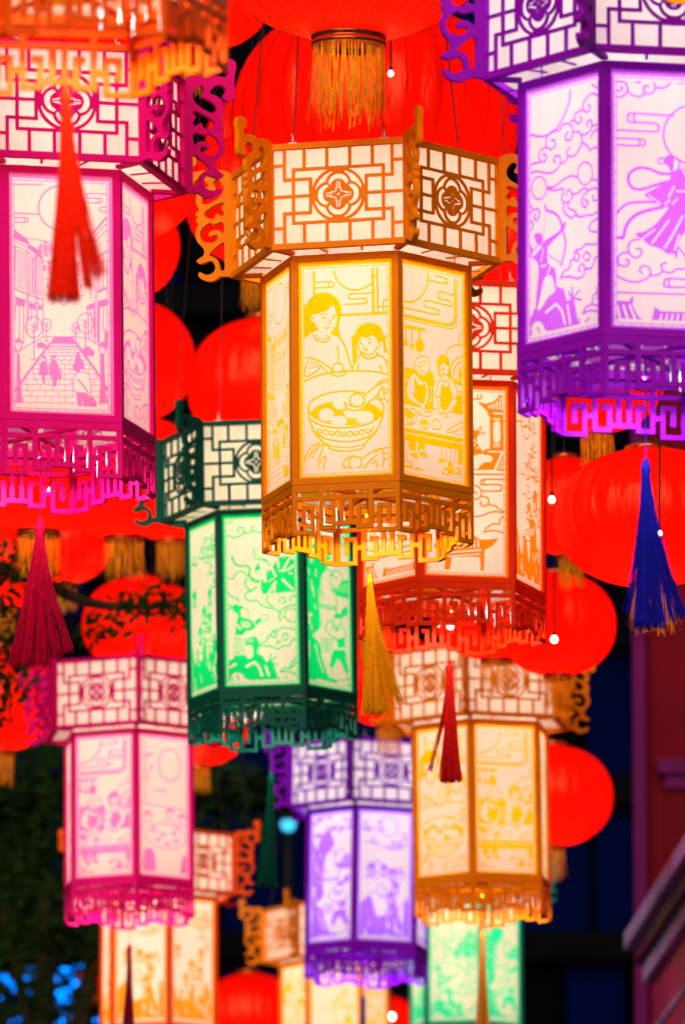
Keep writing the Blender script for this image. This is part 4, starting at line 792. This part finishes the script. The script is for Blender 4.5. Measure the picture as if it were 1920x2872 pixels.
# ------------------------------------------------------------------ trees
M_LEAF = m_sheet('leaf', (0.018, 0.042, 0.008), 0.7, 0.5, 3.0)
M_BARK = m_paint('bark', (0.05, 0.035, 0.022), 0.85, 0.4, 12)
def leaf_crown(rnd, blobs, n, size, name='crown'):
    V = []; Fc = []; tot = sum(b[3] ** 2 for b in blobs)
    for bx, by, bz, r, *sq in blobs:
        sqz = sq[0] if sq else 0.8
        for i in range(int(n * r * r / tot)):
            while True:
                p = Vector((rnd.uniform(-1, 1), rnd.uniform(-1, 1), rnd.uniform(-1, 1)))
                if 0.1 < p.length < 1: break
            if rnd.random() < 0.6: p = p.normalized() * rnd.uniform(0.75, 1.08)
            c = Vector((bx, by, bz)) + Vector((p.x * r, p.y * r, p.z * r * sqz))
            ax = Vector((rnd.gauss(0, 1), rnd.gauss(0, 1), rnd.gauss(-.4, .8))).normalized(); sd_ = ax.cross(Vector((rnd.gauss(0, 1), rnd.gauss(0, 1), rnd.gauss(0, 1)))).normalized()
            l = size * rnd.uniform(.6, 1.3); k = len(V); up = ax.cross(sd_) * l * .12
            V += [c, c + ax * l * .5 + sd_ * l * .24 + up, c + ax * l, c + ax * l * .5 - sd_ * l * .24 + up]; Fc.append((k, k + 1, k + 2, k + 3))
    return mesh(name, V, Fc)
def tree(base, limbs, blobs, n, size, label, seed, trunk_top, r0):
    rnd = random.Random(seed); o = empty('tree', base); tag(o, label, 'tree'); B = Vector(base); TT = Vector(trunk_top) - B
    t = MB(); t.tube([(0, 0, 0), TT * .35 + Vector((.1, 0, 0)), TT * .7, TT], [r0, r0 * .8, r0 * .6, r0 * .4], 10)
    inst('trunk', t.mesh('trunk', True), M_BARK, o)
    for lb in limbs:
        pts = [TT * lb[0]] + [Vector(p) - B for p in lb[1]]
        k = len(pts); m = MB(); m.tube(smooth3(pts, 4), [r0 * .35 * (1 - .9 * i / ((k - 1) * 4)) for i in range((k - 1) * 4 + 1)], 6)
        inst('limb', m.mesh('limb', True), M_BARK, o)
    inst('crown', leaf_crown(rnd, [(b[0] - B.x, b[1] - B.y, b[2] - B.z, *b[3:]) for b in blobs], n, size), M_LEAF, o)
    return o
def smooth3(pts, n):
    out = []; N = len(pts)
    for i in range(N - 1):
        p0, p1, p2, p3 = pts[max(i - 1, 0)], pts[i], pts[i + 1], pts[min(i + 2, N - 1)]
        for k in range(n):
            t = k / n; out.append(0.5 * (2 * p1 + (p2 - p0) * t + (2 * p0 - 5 * p1 + 4 * p2 - p3) * t * t + (3 * p1 - p0 - 3 * p2 + p3) * t ** 3))
    out.append(pts[-1]); return out
bl = lambda px, py, D, r, sq=.8: (*P(px, py, D), r, sq)
t0 = P(-330, 2100, 36)
tree((t0.x, t0.y, 0), [(.86, [P(-150, 1790, 36), P(20, 1700, 36)]), (.92, [P(-150, 1600, 36), P(60, 1610, 36.2), P(250, 1690, 36.4), P(430, 1700, 36.6), P(540, 1660, 36.8)]), (.75, [P(-120, 2000, 36), P(0, 1950, 36)])],
     [bl(-20, 1560, 36, .14), bl(25, 1640, 36, .10), bl(0, 1760, 36, .15), bl(30, 1890, 36, .11), bl(10, 1990, 36, .09), bl(-40, 1850, 36, .2), bl(300, 1755, 36.5, .12, .5), bl(380, 1700, 36.5, .13, .5), bl(460, 1680, 36.6, .14, .6), bl(520, 1730, 36.8, .11, .5), bl(150, 1640, 36.3, .10, .5), bl(90, 1590, 36.2, .12, .6), bl(255, 1790, 36.5, .06, .6)],
     900, .060, 'leafy tree reaching over the red lanterns from the left edge', 3, P(-300, 1500, 36), .16)
t1 = P(120, 2700, 62)
tree((t1.x, t1.y, 0), [(.8, [P(0, 2500, 62), P(-80, 2300, 62)]), (.75, [P(300, 2500, 62), P(420, 2250, 62)]), (.6, [P(260, 2750, 61.8), P(380, 2700, 61.5)])],
     [bl(60, 2260, 62, .75), bl(-60, 2480, 61.6, .8), bl(200, 2460, 62, .8), bl(120, 2650, 61.5, .85), bl(-80, 2760, 61.3, .7), bl(380, 2330, 62.5, .6), bl(640, 2250, 63, .45), bl(330, 2600, 62, .7), bl(20, 2050, 62.5, .6), bl(250, 2130, 62.5, .5)],
     5200, .11, 'broad dark tree behind the lower left pink lantern', 8, P(130, 2450, 62), .2)

# shrub, lower left; glowing beads added for the blue light on its leaves
sh = P(110, 2840, 66); shr = empty('shrub', (sh.x, sh.y, 0)); tag(shr, 'dark shrub with glowing beads added for its blue-lit leaves in the lower left corner', 'shrub')
rs = random.Random(12)
inst('foliage', leaf_crown(rs, [(0, 0, sh.z - .25, .5, .9), (.3, 0, sh.z - .3, .4, .9), (-.4, .1, sh.z - .2, .4, .9), (0, 0, sh.z - 1.2, .7, 1.0)], 900, .09, 'foliage'), M_LEAF, shr)
inst('stem', MB().tube([(0, 0, 0), (.05, 0, sh.z - 1.4), (0, 0, sh.z - .3)], [.08, .06, .02], 7).mesh('stem'), M_BARK, shr)
M_BLUE = m_emit('blue_leaf_glow', (0.0, 0.20, 1.0), 4.5)
fl = MB()
for px, py, n, sx, sy in ((60, 2740, 60, 32, 18), (120, 2752, 40, 40, 16), (178, 2746, 70, 28, 20), (190, 2778, 44, 24, 18), (130, 2800, 22, 44, 14), (150, 2862, 34, 50, 12), (70, 2815, 9, 36, 24)):
    for i in range(n):
        p = P(px + rs.gauss(0, sx), py + rs.gauss(0, sy), 65.2 + rs.uniform(-.2, .2)) - Vector((sh.x, sh.y, 0))
        fl.lathe([(.0005, -.014), (.010, -.009), (.014, 0), (.010, .009), (.0005, .014)], 6, p)
tag(inst('leaf_glow', fl.mesh('leaf_glow'), M_BLUE, shr), kind='stuff')

# street lamp with a cold cyan head, far behind
lp = P(808, 2312, 70); sl = empty('street_lamp', (lp.x, lp.y, 0)); tag(sl, 'distant street lamp with a glowing cyan head left of the violet lantern', 'street lamp')
inst('pole', MB().tube([(0, .12, 0), (0, .12, lp.z - .3), (0, .02, lp.z + .12)], .04, 8).mesh('pole'), M_BLACK, sl)
inst('lamp_head', MB().lathe([(.001, -.07), (.05, -.05), (.07, 0), (.05, .05), (.001, .07)], 12, (0, 0, lp.z)).mesh('lamp_head'), m_emit('cyan_lamp', (.06, .62, 1.0), 1.6), sl)
inst('lamp_hood', MB().lathe([(.09, .03), (.06, .09), (.001, .10)], 12, (0, 0, lp.z)).mesh('lamp_hood'), M_BLACK, sl)

# ------------------------------------------------------------------ round red lanterns
NR = 28
def prof(t):   # t 0 (bottom ring) .. 1 (top ring), unit radius
    a = rad(-80) + rad(160) * t
    return (math.copysign(abs(math.cos(a)) ** 0.85, math.cos(a)), math.sin(a) / math.sin(rad(80)))
def make_shade():
    V = []; Fc = []; nz, sub = 26, 4; N = NR * sub
    for i in range(nz + 1):
        r, z = prof(i / nz)
        for k in range(N):
            f = (k % sub) / sub; sc = 1 - 0.028 * math.sin(math.pi * f); a = 2 * math.pi * k / N
            V.append((r * sc * math.cos(a), r * sc * math.sin(a), z))
    for i in range(nz):
        for k in range(N): Fc.append((i * N + k, i * N + (k + 1) % N, (i + 1) * N + (k + 1) % N, (i + 1) * N + k))
    return mesh('shade', V, Fc, True)
ME_SHADE = make_shade()
def rib_pts(): return [(prof(i / 18)[0] * 1.003, 0, prof(i / 18)[1]) for i in range(19)]
ME_RIB = MB().tube(rib_pts(), 0.0042, 5).mesh('rib', True)
def make_cage():
    b = MB()
    for k in range(NR):
        M = Matrix.Rotation(2 * math.pi * k / NR, 4, 'Z'); b.tube([M @ Vector(p) for p in rib_pts()], 0.0028, 4, False)
    return b.mesh('rib_cage')
ME_CAGE = make_cage()
RC = prof(0)[0]
ME_CAP = MB().lathe([(RC + .01, .0), (RC + .018, -.01), (RC + .018, -.03), (RC + .006, -.036), (RC + .006, -.058), (RC + .016, -.066), (RC + .016, -.095), (RC - .004, -.10), (RC - .008, -.0)], 40, (0, 0, -1)).mesh('bottom_ring', True)
ME_TOP = MB().lathe([(RC - .01, 0), (RC + .015, .0), (RC + .015, .09), (RC - .01, .1), (.02, .12), (.02, .2), (.001, .2)], 32, (0, 0, 1)).mesh('top_cap', True)
def make_fringe(seed, n, ln):
    rnd = random.Random(seed); V = []; Fc = []
    for k in range(n):
        a = 2 * math.pi * (k + rnd.uniform(-.5, .5)) / n; r = RC + .006 + rnd.uniform(-.006, .006); L = ln * rnd.uniform(.78, 1.08); da = rnd.gauss(0, .16); dr = rnd.gauss(.0, .03); wd = rnd.uniform(.0025, .0055)
        prev = None
        for i in range(6):
            t = i / 5; aa = a + da * t * t + .03 * math.sin(3 * t + k); rr = r + dr * t * t; c = Vector((rr * math.cos(aa), rr * math.sin(aa), -1.09 - L * t)); tg = Vector((-math.sin(aa), math.cos(aa), 0)) * wd
            j = len(V); V += [c - tg, c + tg]
            if prev is not None: Fc.append((prev, prev + 1, j + 1, j))
            prev = j
    return mesh('fringe', V, Fc)
ME_FR = make_fringe(1, 105, .60); ME_FR2 = make_fringe(2, 80, .62)
def round_lantern(px, py, rpx, D, label, asp=0.82, near=False, power=1.0, tilt=0.0, fringe=True):
    R = rpx * D / F; p = P(px, py, D); o = empty('round_lantern', p); tag(o, label, 'lantern', 'round red lanterns')
    o.scale = (R, R, R * asp); o.rotation_euler = (rad(tilt), rad(tilt * .6), rad((px * 7 + py * 3) % 360))
    inst('shade', ME_SHADE, M_RED, o)
    if near:
        for k in range(NR): inst('rib', ME_RIB, M_RIB, o, rot=(0, 0, 2 * math.pi * k / NR))
    else: tag(inst('rib_cage', ME_CAGE, M_SEAM, o), kind='stuff')
    inst('bottom_ring', ME_CAP, M_GOLD, o); inst('top_cap', ME_TOP, M_GOLD, o)
    if fringe: tag(inst('fringe', ME_FR if near else ME_FR2, M_FRINGE, o, scale=(1, 1, 1)), kind='stuff')
    inst('hanging_wire', MB().tube([(0, 0, 1.2), (0, 0, 1.2 + 2.0 / R)], .0035 / R, 5).mesh('hanging_wire'), M_BLACK, o)
    ld = bpy.data.lights.new('bulb', 'POINT'); ld.energy = 74 * R * R * power; ld.color = (1, .55, .30); ld.shadow_soft_size = .05
    l = bpy.data.objects.new('bulb', ld); link(l, o); l.location = (0, 0, -.34)
    return o
RL = [  # px, py, radius px, depth, label
    (983, -248, 432, 23.6, 'big red round lantern with gold ring and long fringe above the yellow lantern', .82, True, 1.0),
    (1052, 335, 405, 27.6, 'big red round lantern behind the upper box of the yellow lantern', .80, False, .75),
    (560, -40, 215, 29.5, 'red round lantern at the top edge left of the big fringed one', .82, False, .9),
    (180, 40, 260, 29, 'red round lantern hidden behind the blurred orange skirt, upper left corner', .7, False, .8),
    (360, 500, 200, 30, 'red round lantern behind the pink lantern, level with its upper box', .84, False, 1),
    (330, 690, 176, 33, 'red round lantern behind the pink lantern, right of its middle', .86, False, 1),
    (725, 560, 208, 31.5, 'red round lantern behind the left brackets of the yellow lantern', .88, False, 1),
    (345, 1012, 204, 33.5, 'red round lantern right of the lower pink panels, above the green lantern', .85, False, 1),
    (738, 1085, 214, 35, 'red round lantern between the green and the yellow lantern', .88, False, 1),
    (115, 1300, 255, 31, 'red fringed round lantern beneath the skirt of the pink lantern, left edge', .74, False, 1),
    (345, 1335, 235, 33, 'red fringed round lantern left of the top box of the green lantern', .72, False, 1),
    (180, 1520, 140, 40, 'small red round lantern behind the crimson tassel', .82, False, .9),
    (395, 1752, 165, 41, 'red round lantern behind leaves above the lower left pink lantern', .8, False, 1),
    (5, 1962, 165, 38.5, 'red fringed round lantern cut by the left edge beside the lower pink lantern', .86, False, 1),
    (560, 2035, 138, 42, 'red round lantern showing beneath the skirt of the green lantern', .8, False, 1),
    (1822, 1452, 272, 27, 'large red fringed round lantern behind the blue tassel, right edge', .69, False, 1),
    (1590, 1420, 150, 31, 'red round lantern between the red hexagonal lantern and the blue tassel', .9, False, 1),
    (1665, 1045, 205, 27.5, 'red round lantern whose orange fringe hangs under the purple skirt', .82, False, 1),
    (1560, 1752, 168, 34, 'red round lantern behind the right bracket of the lower yellow lantern', .84, False, 1),
    (1545, 2232, 174, 41, 'red round lantern right of the lower yellow panels', .80, False, 1),
    (1085, 1905, 150, 38.5, 'red round lantern behind the yellow tassel, left of the lower yellow box', .86, False, 1),
    (1390, 1700, 190, 33.5, 'red round lantern beneath the skirt of the red hexagonal lantern', .78, False, 1),
    (1420, 690, 190, 32, 'red round lantern behind the right end of the yellow upper box', .8, False, 1),
    (712, 395, 135, 35, 'small red round lantern behind the top left corner of the yellow box', .95, False, 1),
    (480, 1360, 170, 40, 'red round lantern just left of the green lantern, behind its brackets', .9, False, 1),
    (235, 1200, 210, 42, 'far red round lantern glimpsed through the pink lantern skirt', .8, False, 1),
    (20, 1580, 150, 43, 'far red round lantern behind leaves at the left edge', .8, False, .9),
    (700, 2850, 140, 52, 'red round lantern at the bottom edge right of the orange lantern', .85, False, .8),
    (270, 2745, 50, 62, 'small far red round lantern left of the orange lantern', .85, False, .8),
    (1090, 2860, 75, 56, 'small red round lantern at the bottom between yellow and mint lanterns', .85, False, .8),
]
for (px, py, r, D, lab, asp, nr, pw) in RL: round_lantern(px, py, r, D, lab, asp, nr, pw, tilt=((px * 13) % 7) - 3)

# ------------------------------------------------------------------ hexagonal palace lanterns
def palace(cx, cy_, Rpx, phi, color, paper, arts, label, lc=(1, .84, .70), power=1.0, box_power=1.0):
    D = F * LR / Rpx; p = P(cx, cy_, D); al = math.atan((cx - 960) / F)
    o = empty('palace_lantern', (p.x, p.y, p.z - Z0), rad(phi) - al); o.rotation_euler[0] = rad(((cx * 37) % 11 - 5) * .16); o.rotation_euler[1] = rad(((cx * 53) % 13 - 6) * .12); tag(o, label, 'lantern', 'hexagonal palace lanterns')
    fm, flm, pm = M_FRAME[color], M_FILM[color], PAPER[paper]
    inst('box_frame', ME_BOX, fm, o); inst('body_frame', ME_BODY, fm, o); inst('hook', ME_HOOK, fm, o, (0, 0, FH + .006))
    for k in range(3): inst('cross_bar', ME_CRS, fm, o, (0, 0, FH + .011 + .0006 * k), (0, 0, rad(60 * k)))
    for k in range(6):
        th = rad(30 + 60 * k); n = Vector((math.sin(th), -math.cos(th), 0))
        inst('lattice_pane', ME_PANE, pm, o, n * (LB * C30 - .017) + Vector((0, 0, BZ)), (0, 0, th))
        inst('lattice', ME_LAT, fm, o, n * (LB * C30 - .006) + Vector((0, 0, BZ)), (0, 0, th))
        inst('soffit_rib', ME_RIB1, fm, o, (0, 0, Z0 + .005), (0, 0, rad(60 * k)))
        for rb in ME_RIB2: inst('soffit_rib', rb, flm, o, (0, 0, Z0 + .005), (0, 0, rad(60 * k)))
        film, pane = ARTS[arts[k]]
        loc = n * (LR * C30 - .012) + Vector((0, 0, OZ))
        pn = inst('art_pane', pane, pm, o, loc, (0, 0, th))
        inst('artwork', film, flm, pn)
        inst('fret', ME_FRET, fm, o, n * (LR * C30 - .0015) + Vector((0, 0, -0.001)), (0, 0, th))
        tc = rad(60 * k); c = Vector((math.sin(tc), -math.cos(tc), 0))
        inst('bracket', ME_BRK, fm, o, c * (LB - .003) + Vector((0, 0, Z0)), (0, 0, tc - rad(90)))
    for k in range(6):
        f = rad(30 + 60 * k)
        for sx in ((-1, 1) if k == 0 else (1,) if k in (2, 4) else ()):
            w0 = Matrix.Rotation(f, 3, 'Z') @ Vector((.15 * sx, -(LB * C30 - .012), Z0 + XH + .001))
            inst('wire_clip', ME_CLIP, M_STEEL, o, w0, (0, 0, f), (.7, .7, .7)); inst('hanging_wire', ME_WIR, M_WIRE, o, w0 + Vector((0, 0, .02)), (0, 0, f), (sx, 1, 1))
    for z, pw in ((FH + .13, 2.8), (FH + .34, 1.8), (FH + .56, 1.15), (Z0 + .17, 8.6 * box_power)):
        ld = bpy.data.lights.new('lamp', 'POINT'); ld.energy = pw * power; ld.color = lc; ld.shadow_soft_size = .012
        l = bpy.data.objects.new('lamp', ld); link(l, o); l.location = (0, 0, z)
    ld = bpy.data.lights.new('fret_fill', 'SPOT'); ld.energy = 13 * power; ld.color = lc; ld.shadow_soft_size = .012; ld.spot_size = rad(172); ld.spot_blend = .1  # added spot, no fixture there: brightens the inner faces of the fret skirt
    l = bpy.data.objects.new('fret_fill', ld); link(l, o); l.location = (0, 0, FH - .052)
    return o, D
W = (1, .87, .71); Cc = (1, .89, .84); V_ = (.92, .86, 1.0)
PL = [
    (1030, 760, 304, -43, 'yellow', 'warm', ('mother', 'cooks', 'scroll', 'village', 'moonlit', 'street'), 'sharp yellow hexagonal lantern in the centre showing a mother, child and dumpling bowl', W, 1.0),
    (117, 527, 336, -17, 'pink', 'pink', ('street', 'mother', 'cooks', 'scroll', 'table', 'cooks'), 'large pink hexagonal lantern at the upper left showing a shopping street', W, 1.0),
    (1802, 245, 363, -18.4, 'purple', 'cool', ('fairy', 'soldier', 'oldman', 'village', 'scroll', 'archer'), 'large purple hexagonal lantern at the upper right showing a dancer and an archer', Cc, 1.0),
    (767, 1458, 241, -37.6, 'green', 'green', ('soldier', 'oldman', 'archer', 'fairy', 'scroll', 'village'), 'green hexagonal lantern below and left of the central yellow one', W, 1.0),
    (1265, 1106, 269, -19.8, 'red', 'warm', ('pavilion', 'scroll', 'soldier', 'village', 'moonlit', 'fairy'), 'red hexagonal lantern with orange pavilion pictures behind the central yellow one', W, 1.0),
    (1352, 2041, 208, -7.5, 'yellow', 'warm', ('cooks', 'street', 'scroll', 'village', 'moonlit', 'mother'), 'blurred yellow hexagonal lantern at the lower right showing cooks and a bowl', W, .92),
    (366, 2068, 199, 5.8, 'pink', 'pink', ('table', 'street', 'mother', 'scroll', 'street', 'cooks'), 'blurred pink hexagonal lantern at the lower left', W, 1.0),
    (1026, 2278, 183, -11.7, 'violet', 'cool', ('moonlit', 'fairy', 'archer', 'village', 'scroll', 'oldman'), 'blurred violet hexagonal lantern at the lower centre', V_, 1.05),
    (447, 2520, 176, 9.8, 'orange', 'warm', ('village', 'scroll', 'pavilion', 'fairy', 'scroll', 'moonlit'), 'blurred orange hexagonal lantern under the lower left pink one', W, 1.15),
    (940, 2702, 155, -30, 'yellow', 'warm', ('scroll', 'cooks', 'street', 'village', 'moonlit', 'mother'), 'far yellow hexagonal lantern at the bottom behind the violet one', W, 1.0),
    (1305, 2537, 165, 16.2, 'teal', 'green', ('oldman', 'archer', 'fairy', 'village', 'scroll', 'soldier'), 'far mint green hexagonal lantern under the lower right yellow one', W, 1.1),
    (210, -928, 440, 36, 'orange', 'warm', ('pavilion', 'scroll', 'soldier', 'village', 'moonlit', 'fairy'), 'near blurred orange hexagonal lantern whose skirt hangs in at the upper left corner', W, 1.6),
    (2070, -1087, 400, -30, 'yellow', 'warm', ('mother', 'cooks', 'scroll', 'village', 'moonlit', 'street'), 'near yellow hexagonal lantern of which only a skirt tip shows, upper right corner', W, 1.0),
]
for a_ in PL: palace(*a_)

# ------------------------------------------------------------------ tassels
def tassel(px, py, pyb, Rpx, halfw, color, label, lean=0.0, wisps=(), n=130, seed=0, y_up=None, knot=True):
    D = F * LR / Rpx; rnd = random.Random(seed); p0 = P(px, py, D); k = D / F; L = (pyb - py) * k; hw = halfw * k; ln = lean * k
    o = empty('tassel', (p0.x, p0.y, p0.z - L)); tag(o, label, 'tassel', 'lantern tassels')
    mb = MB(); r0 = max(.009, hw * .28); top = L - r0 * 2.2
    def strand(ex, ey, ez, spread, rr):
        a = rnd.uniform(0, 6.283); q = math.sqrt(rnd.random()) * r0 * .85; sx, sy = q * math.cos(a), q * math.sin(a); pts = []
        ph = rnd.uniform(0, 6.3)
        for i in range(8):
            t = i / 7; w = t ** spread; jig = .0016 * math.sin(5 * t + ph) * t
            pts.append((sx + (ex - sx) * w + jig, sy + (ey - sy) * w, top + (ez - top) * t))
        mb.tube(pts, rr, 3, False)
    cl = [(rnd.uniform(0, 6.283), math.sqrt(rnd.random()) * hw) for _ in range(26)]
    for i in range(n * 2):
        a, q = rnd.choice(cl); a += rnd.gauss(0, .12); q = min(hw * 1.05, abs(q + rnd.gauss(0, hw * .09)))
        strand(q * math.cos(a) + ln, q * math.sin(a) * .8, rnd.uniform(-.012, .012) * L * 2, rnd.uniform(1.0, 1.35) if i % 3 else rnd.uniform(.8, 1.7), .0012)
    for (dx, dy, m) in wisps:
        for i in range(m * 2): strand(dx * k + rnd.gauss(0, hw * .16), rnd.gauss(0, hw * .3), dy * k + rnd.uniform(-.01, .01), rnd.uniform(1.2, 1.7), .0012)
    tag(inst('strands', mb.mesh('strands'), M_TASSEL[color], o), kind='stuff')
    inst('knot', MB().lathe([(.0005, r0 * 1.1), (r0 * .55, r0 * .9), (r0 * .85, r0 * .3), (r0 * .55, -r0 * .1), (r0 * 1.05, -r0 * .5), (r0 * 1.12, -r0 * 1.2), (r0 * .98, -r0 * 1.9), (r0 * .9, -r0 * 2.6)], 14, (0, 0, L - r0)).mesh('knot', True), M_TASSEL[color], o)
    inst('cord', MB().tube([(0, 0, L), (0, 0, L + .14 + (.12 if y_up is None else y_up))], .0012, 4).mesh('cord'), M_TASSEL[color], o)
    return o
tassel(1037, 1612, 2002, 304, 33, 'yellow', 'bright yellow tassel under the central yellow lantern', 8, [(62, 55, 16), (88, 28, 12), (40, 10, 14)], 150, 1)
tassel(113, 1452, 1868, 336, 52, 'crimson', 'crimson tassel spreading under the large pink lantern', -30, [(84, 40, 16), (50, 22, 16), (20, 5, 16)], 150, 2)
tassel(1809, 1288, 1762, 363, 46, 'blue', 'deep blue tassel hanging under the large purple lantern', 8, [(100, 28, 18), (78, 18, 14), (-55, 40, 10)], 150, 3)
tassel(1260, 1852, 2192, 269, 36, 'red', 'red tassel in front of the lower right yellow lantern', 0, [(-52, 26, 8)], 150, 4)
tassel(760, 2165, 2486, 241, 32, 'green', 'dark green tassel hanging under the green lantern', -14, [], 130, 5)
tassel(185, 240, 846, 440, 50, 'scarlet', 'blurred scarlet tassel hanging in front of the pink lantern', 0, [(88, 60, 16), (70, 30, 20), (100, 70, 8)], 150, 6)
tassel(363, 2648, 2960, 199, 26, 'wine', 'wine red tassel under the lower left pink lantern', 0, [], 110, 7)
tassel(1352, 2610, 2920, 208, 26, 'gold', 'gold tassel under the lower right yellow lantern', 0, [], 110, 8)
tassel(1018, 2795, 3080, 183, 24, 'navy', 'navy tassel under the violet lantern at the bottom edge', 0, [], 100, 9)

# ------------------------------------------------------------------ bare bulbs strung between the lanterns
M_BULB = m_emit('white_bulb', (1.0, .88, .70), 8.0)
ME_GLOBE = MB().lathe([(.0005, -1), (.5, -.87), (.87, -.5), (1, 0), (.9, .45), (.62, .85), (.5, 1.1)], 14).mesh('globe', True)
ME_SOCK = MB().lathe([(.5, 1.06), (.56, 1.1), (.56, 2.1), (.3, 2.4), (.0005, 2.4)], 12).mesh('socket', True)
for px, py, D, r, lab in ((1095, 207, 25.6, 13, 'bare white bulb right of the big lantern fringe at the top'), (143, 1378, 27.0, 15, 'bare white bulb under the skirt of the large pink lantern'),
                          (1546, 1402, 29, 14, 'bare white bulb right of the red hexagonal lantern'), (1848, 1496, 24.5, 12, 'bare white bulb beside the blue tassel'),
                          (1262, 1757, 29.5, 14, 'larger bare white bulb under the red hexagonal lantern skirt'), (1231, 1752, 30.5, 9, 'smaller bare white bulb under the red hexagonal lantern skirt'),
                          (1553, 1794, 32, 14, 'bare white bulb above the box of the lower yellow lantern'), (1098, 2852, 50, 13, 'bare white bulb at the bottom edge right of the far yellow lantern')):
    s_ = .66 * r * D / F; p = P(px, py, D); o = empty('light_bulb', p); tag(o, lab, 'light bulb', 'bare bulbs strung between the lanterns')
    inst('globe', ME_GLOBE, M_BULB, o, scale=(s_, s_, s_)); inst('socket', ME_SOCK, M_BLACK, o, scale=(s_, s_, s_))
    inst('cable', MB().tube([(0, 0, 2.3 * s_), (.004, 0, .5), (0, 0, 2.2)], .003, 5).mesh('cable'), M_BLACK, o)
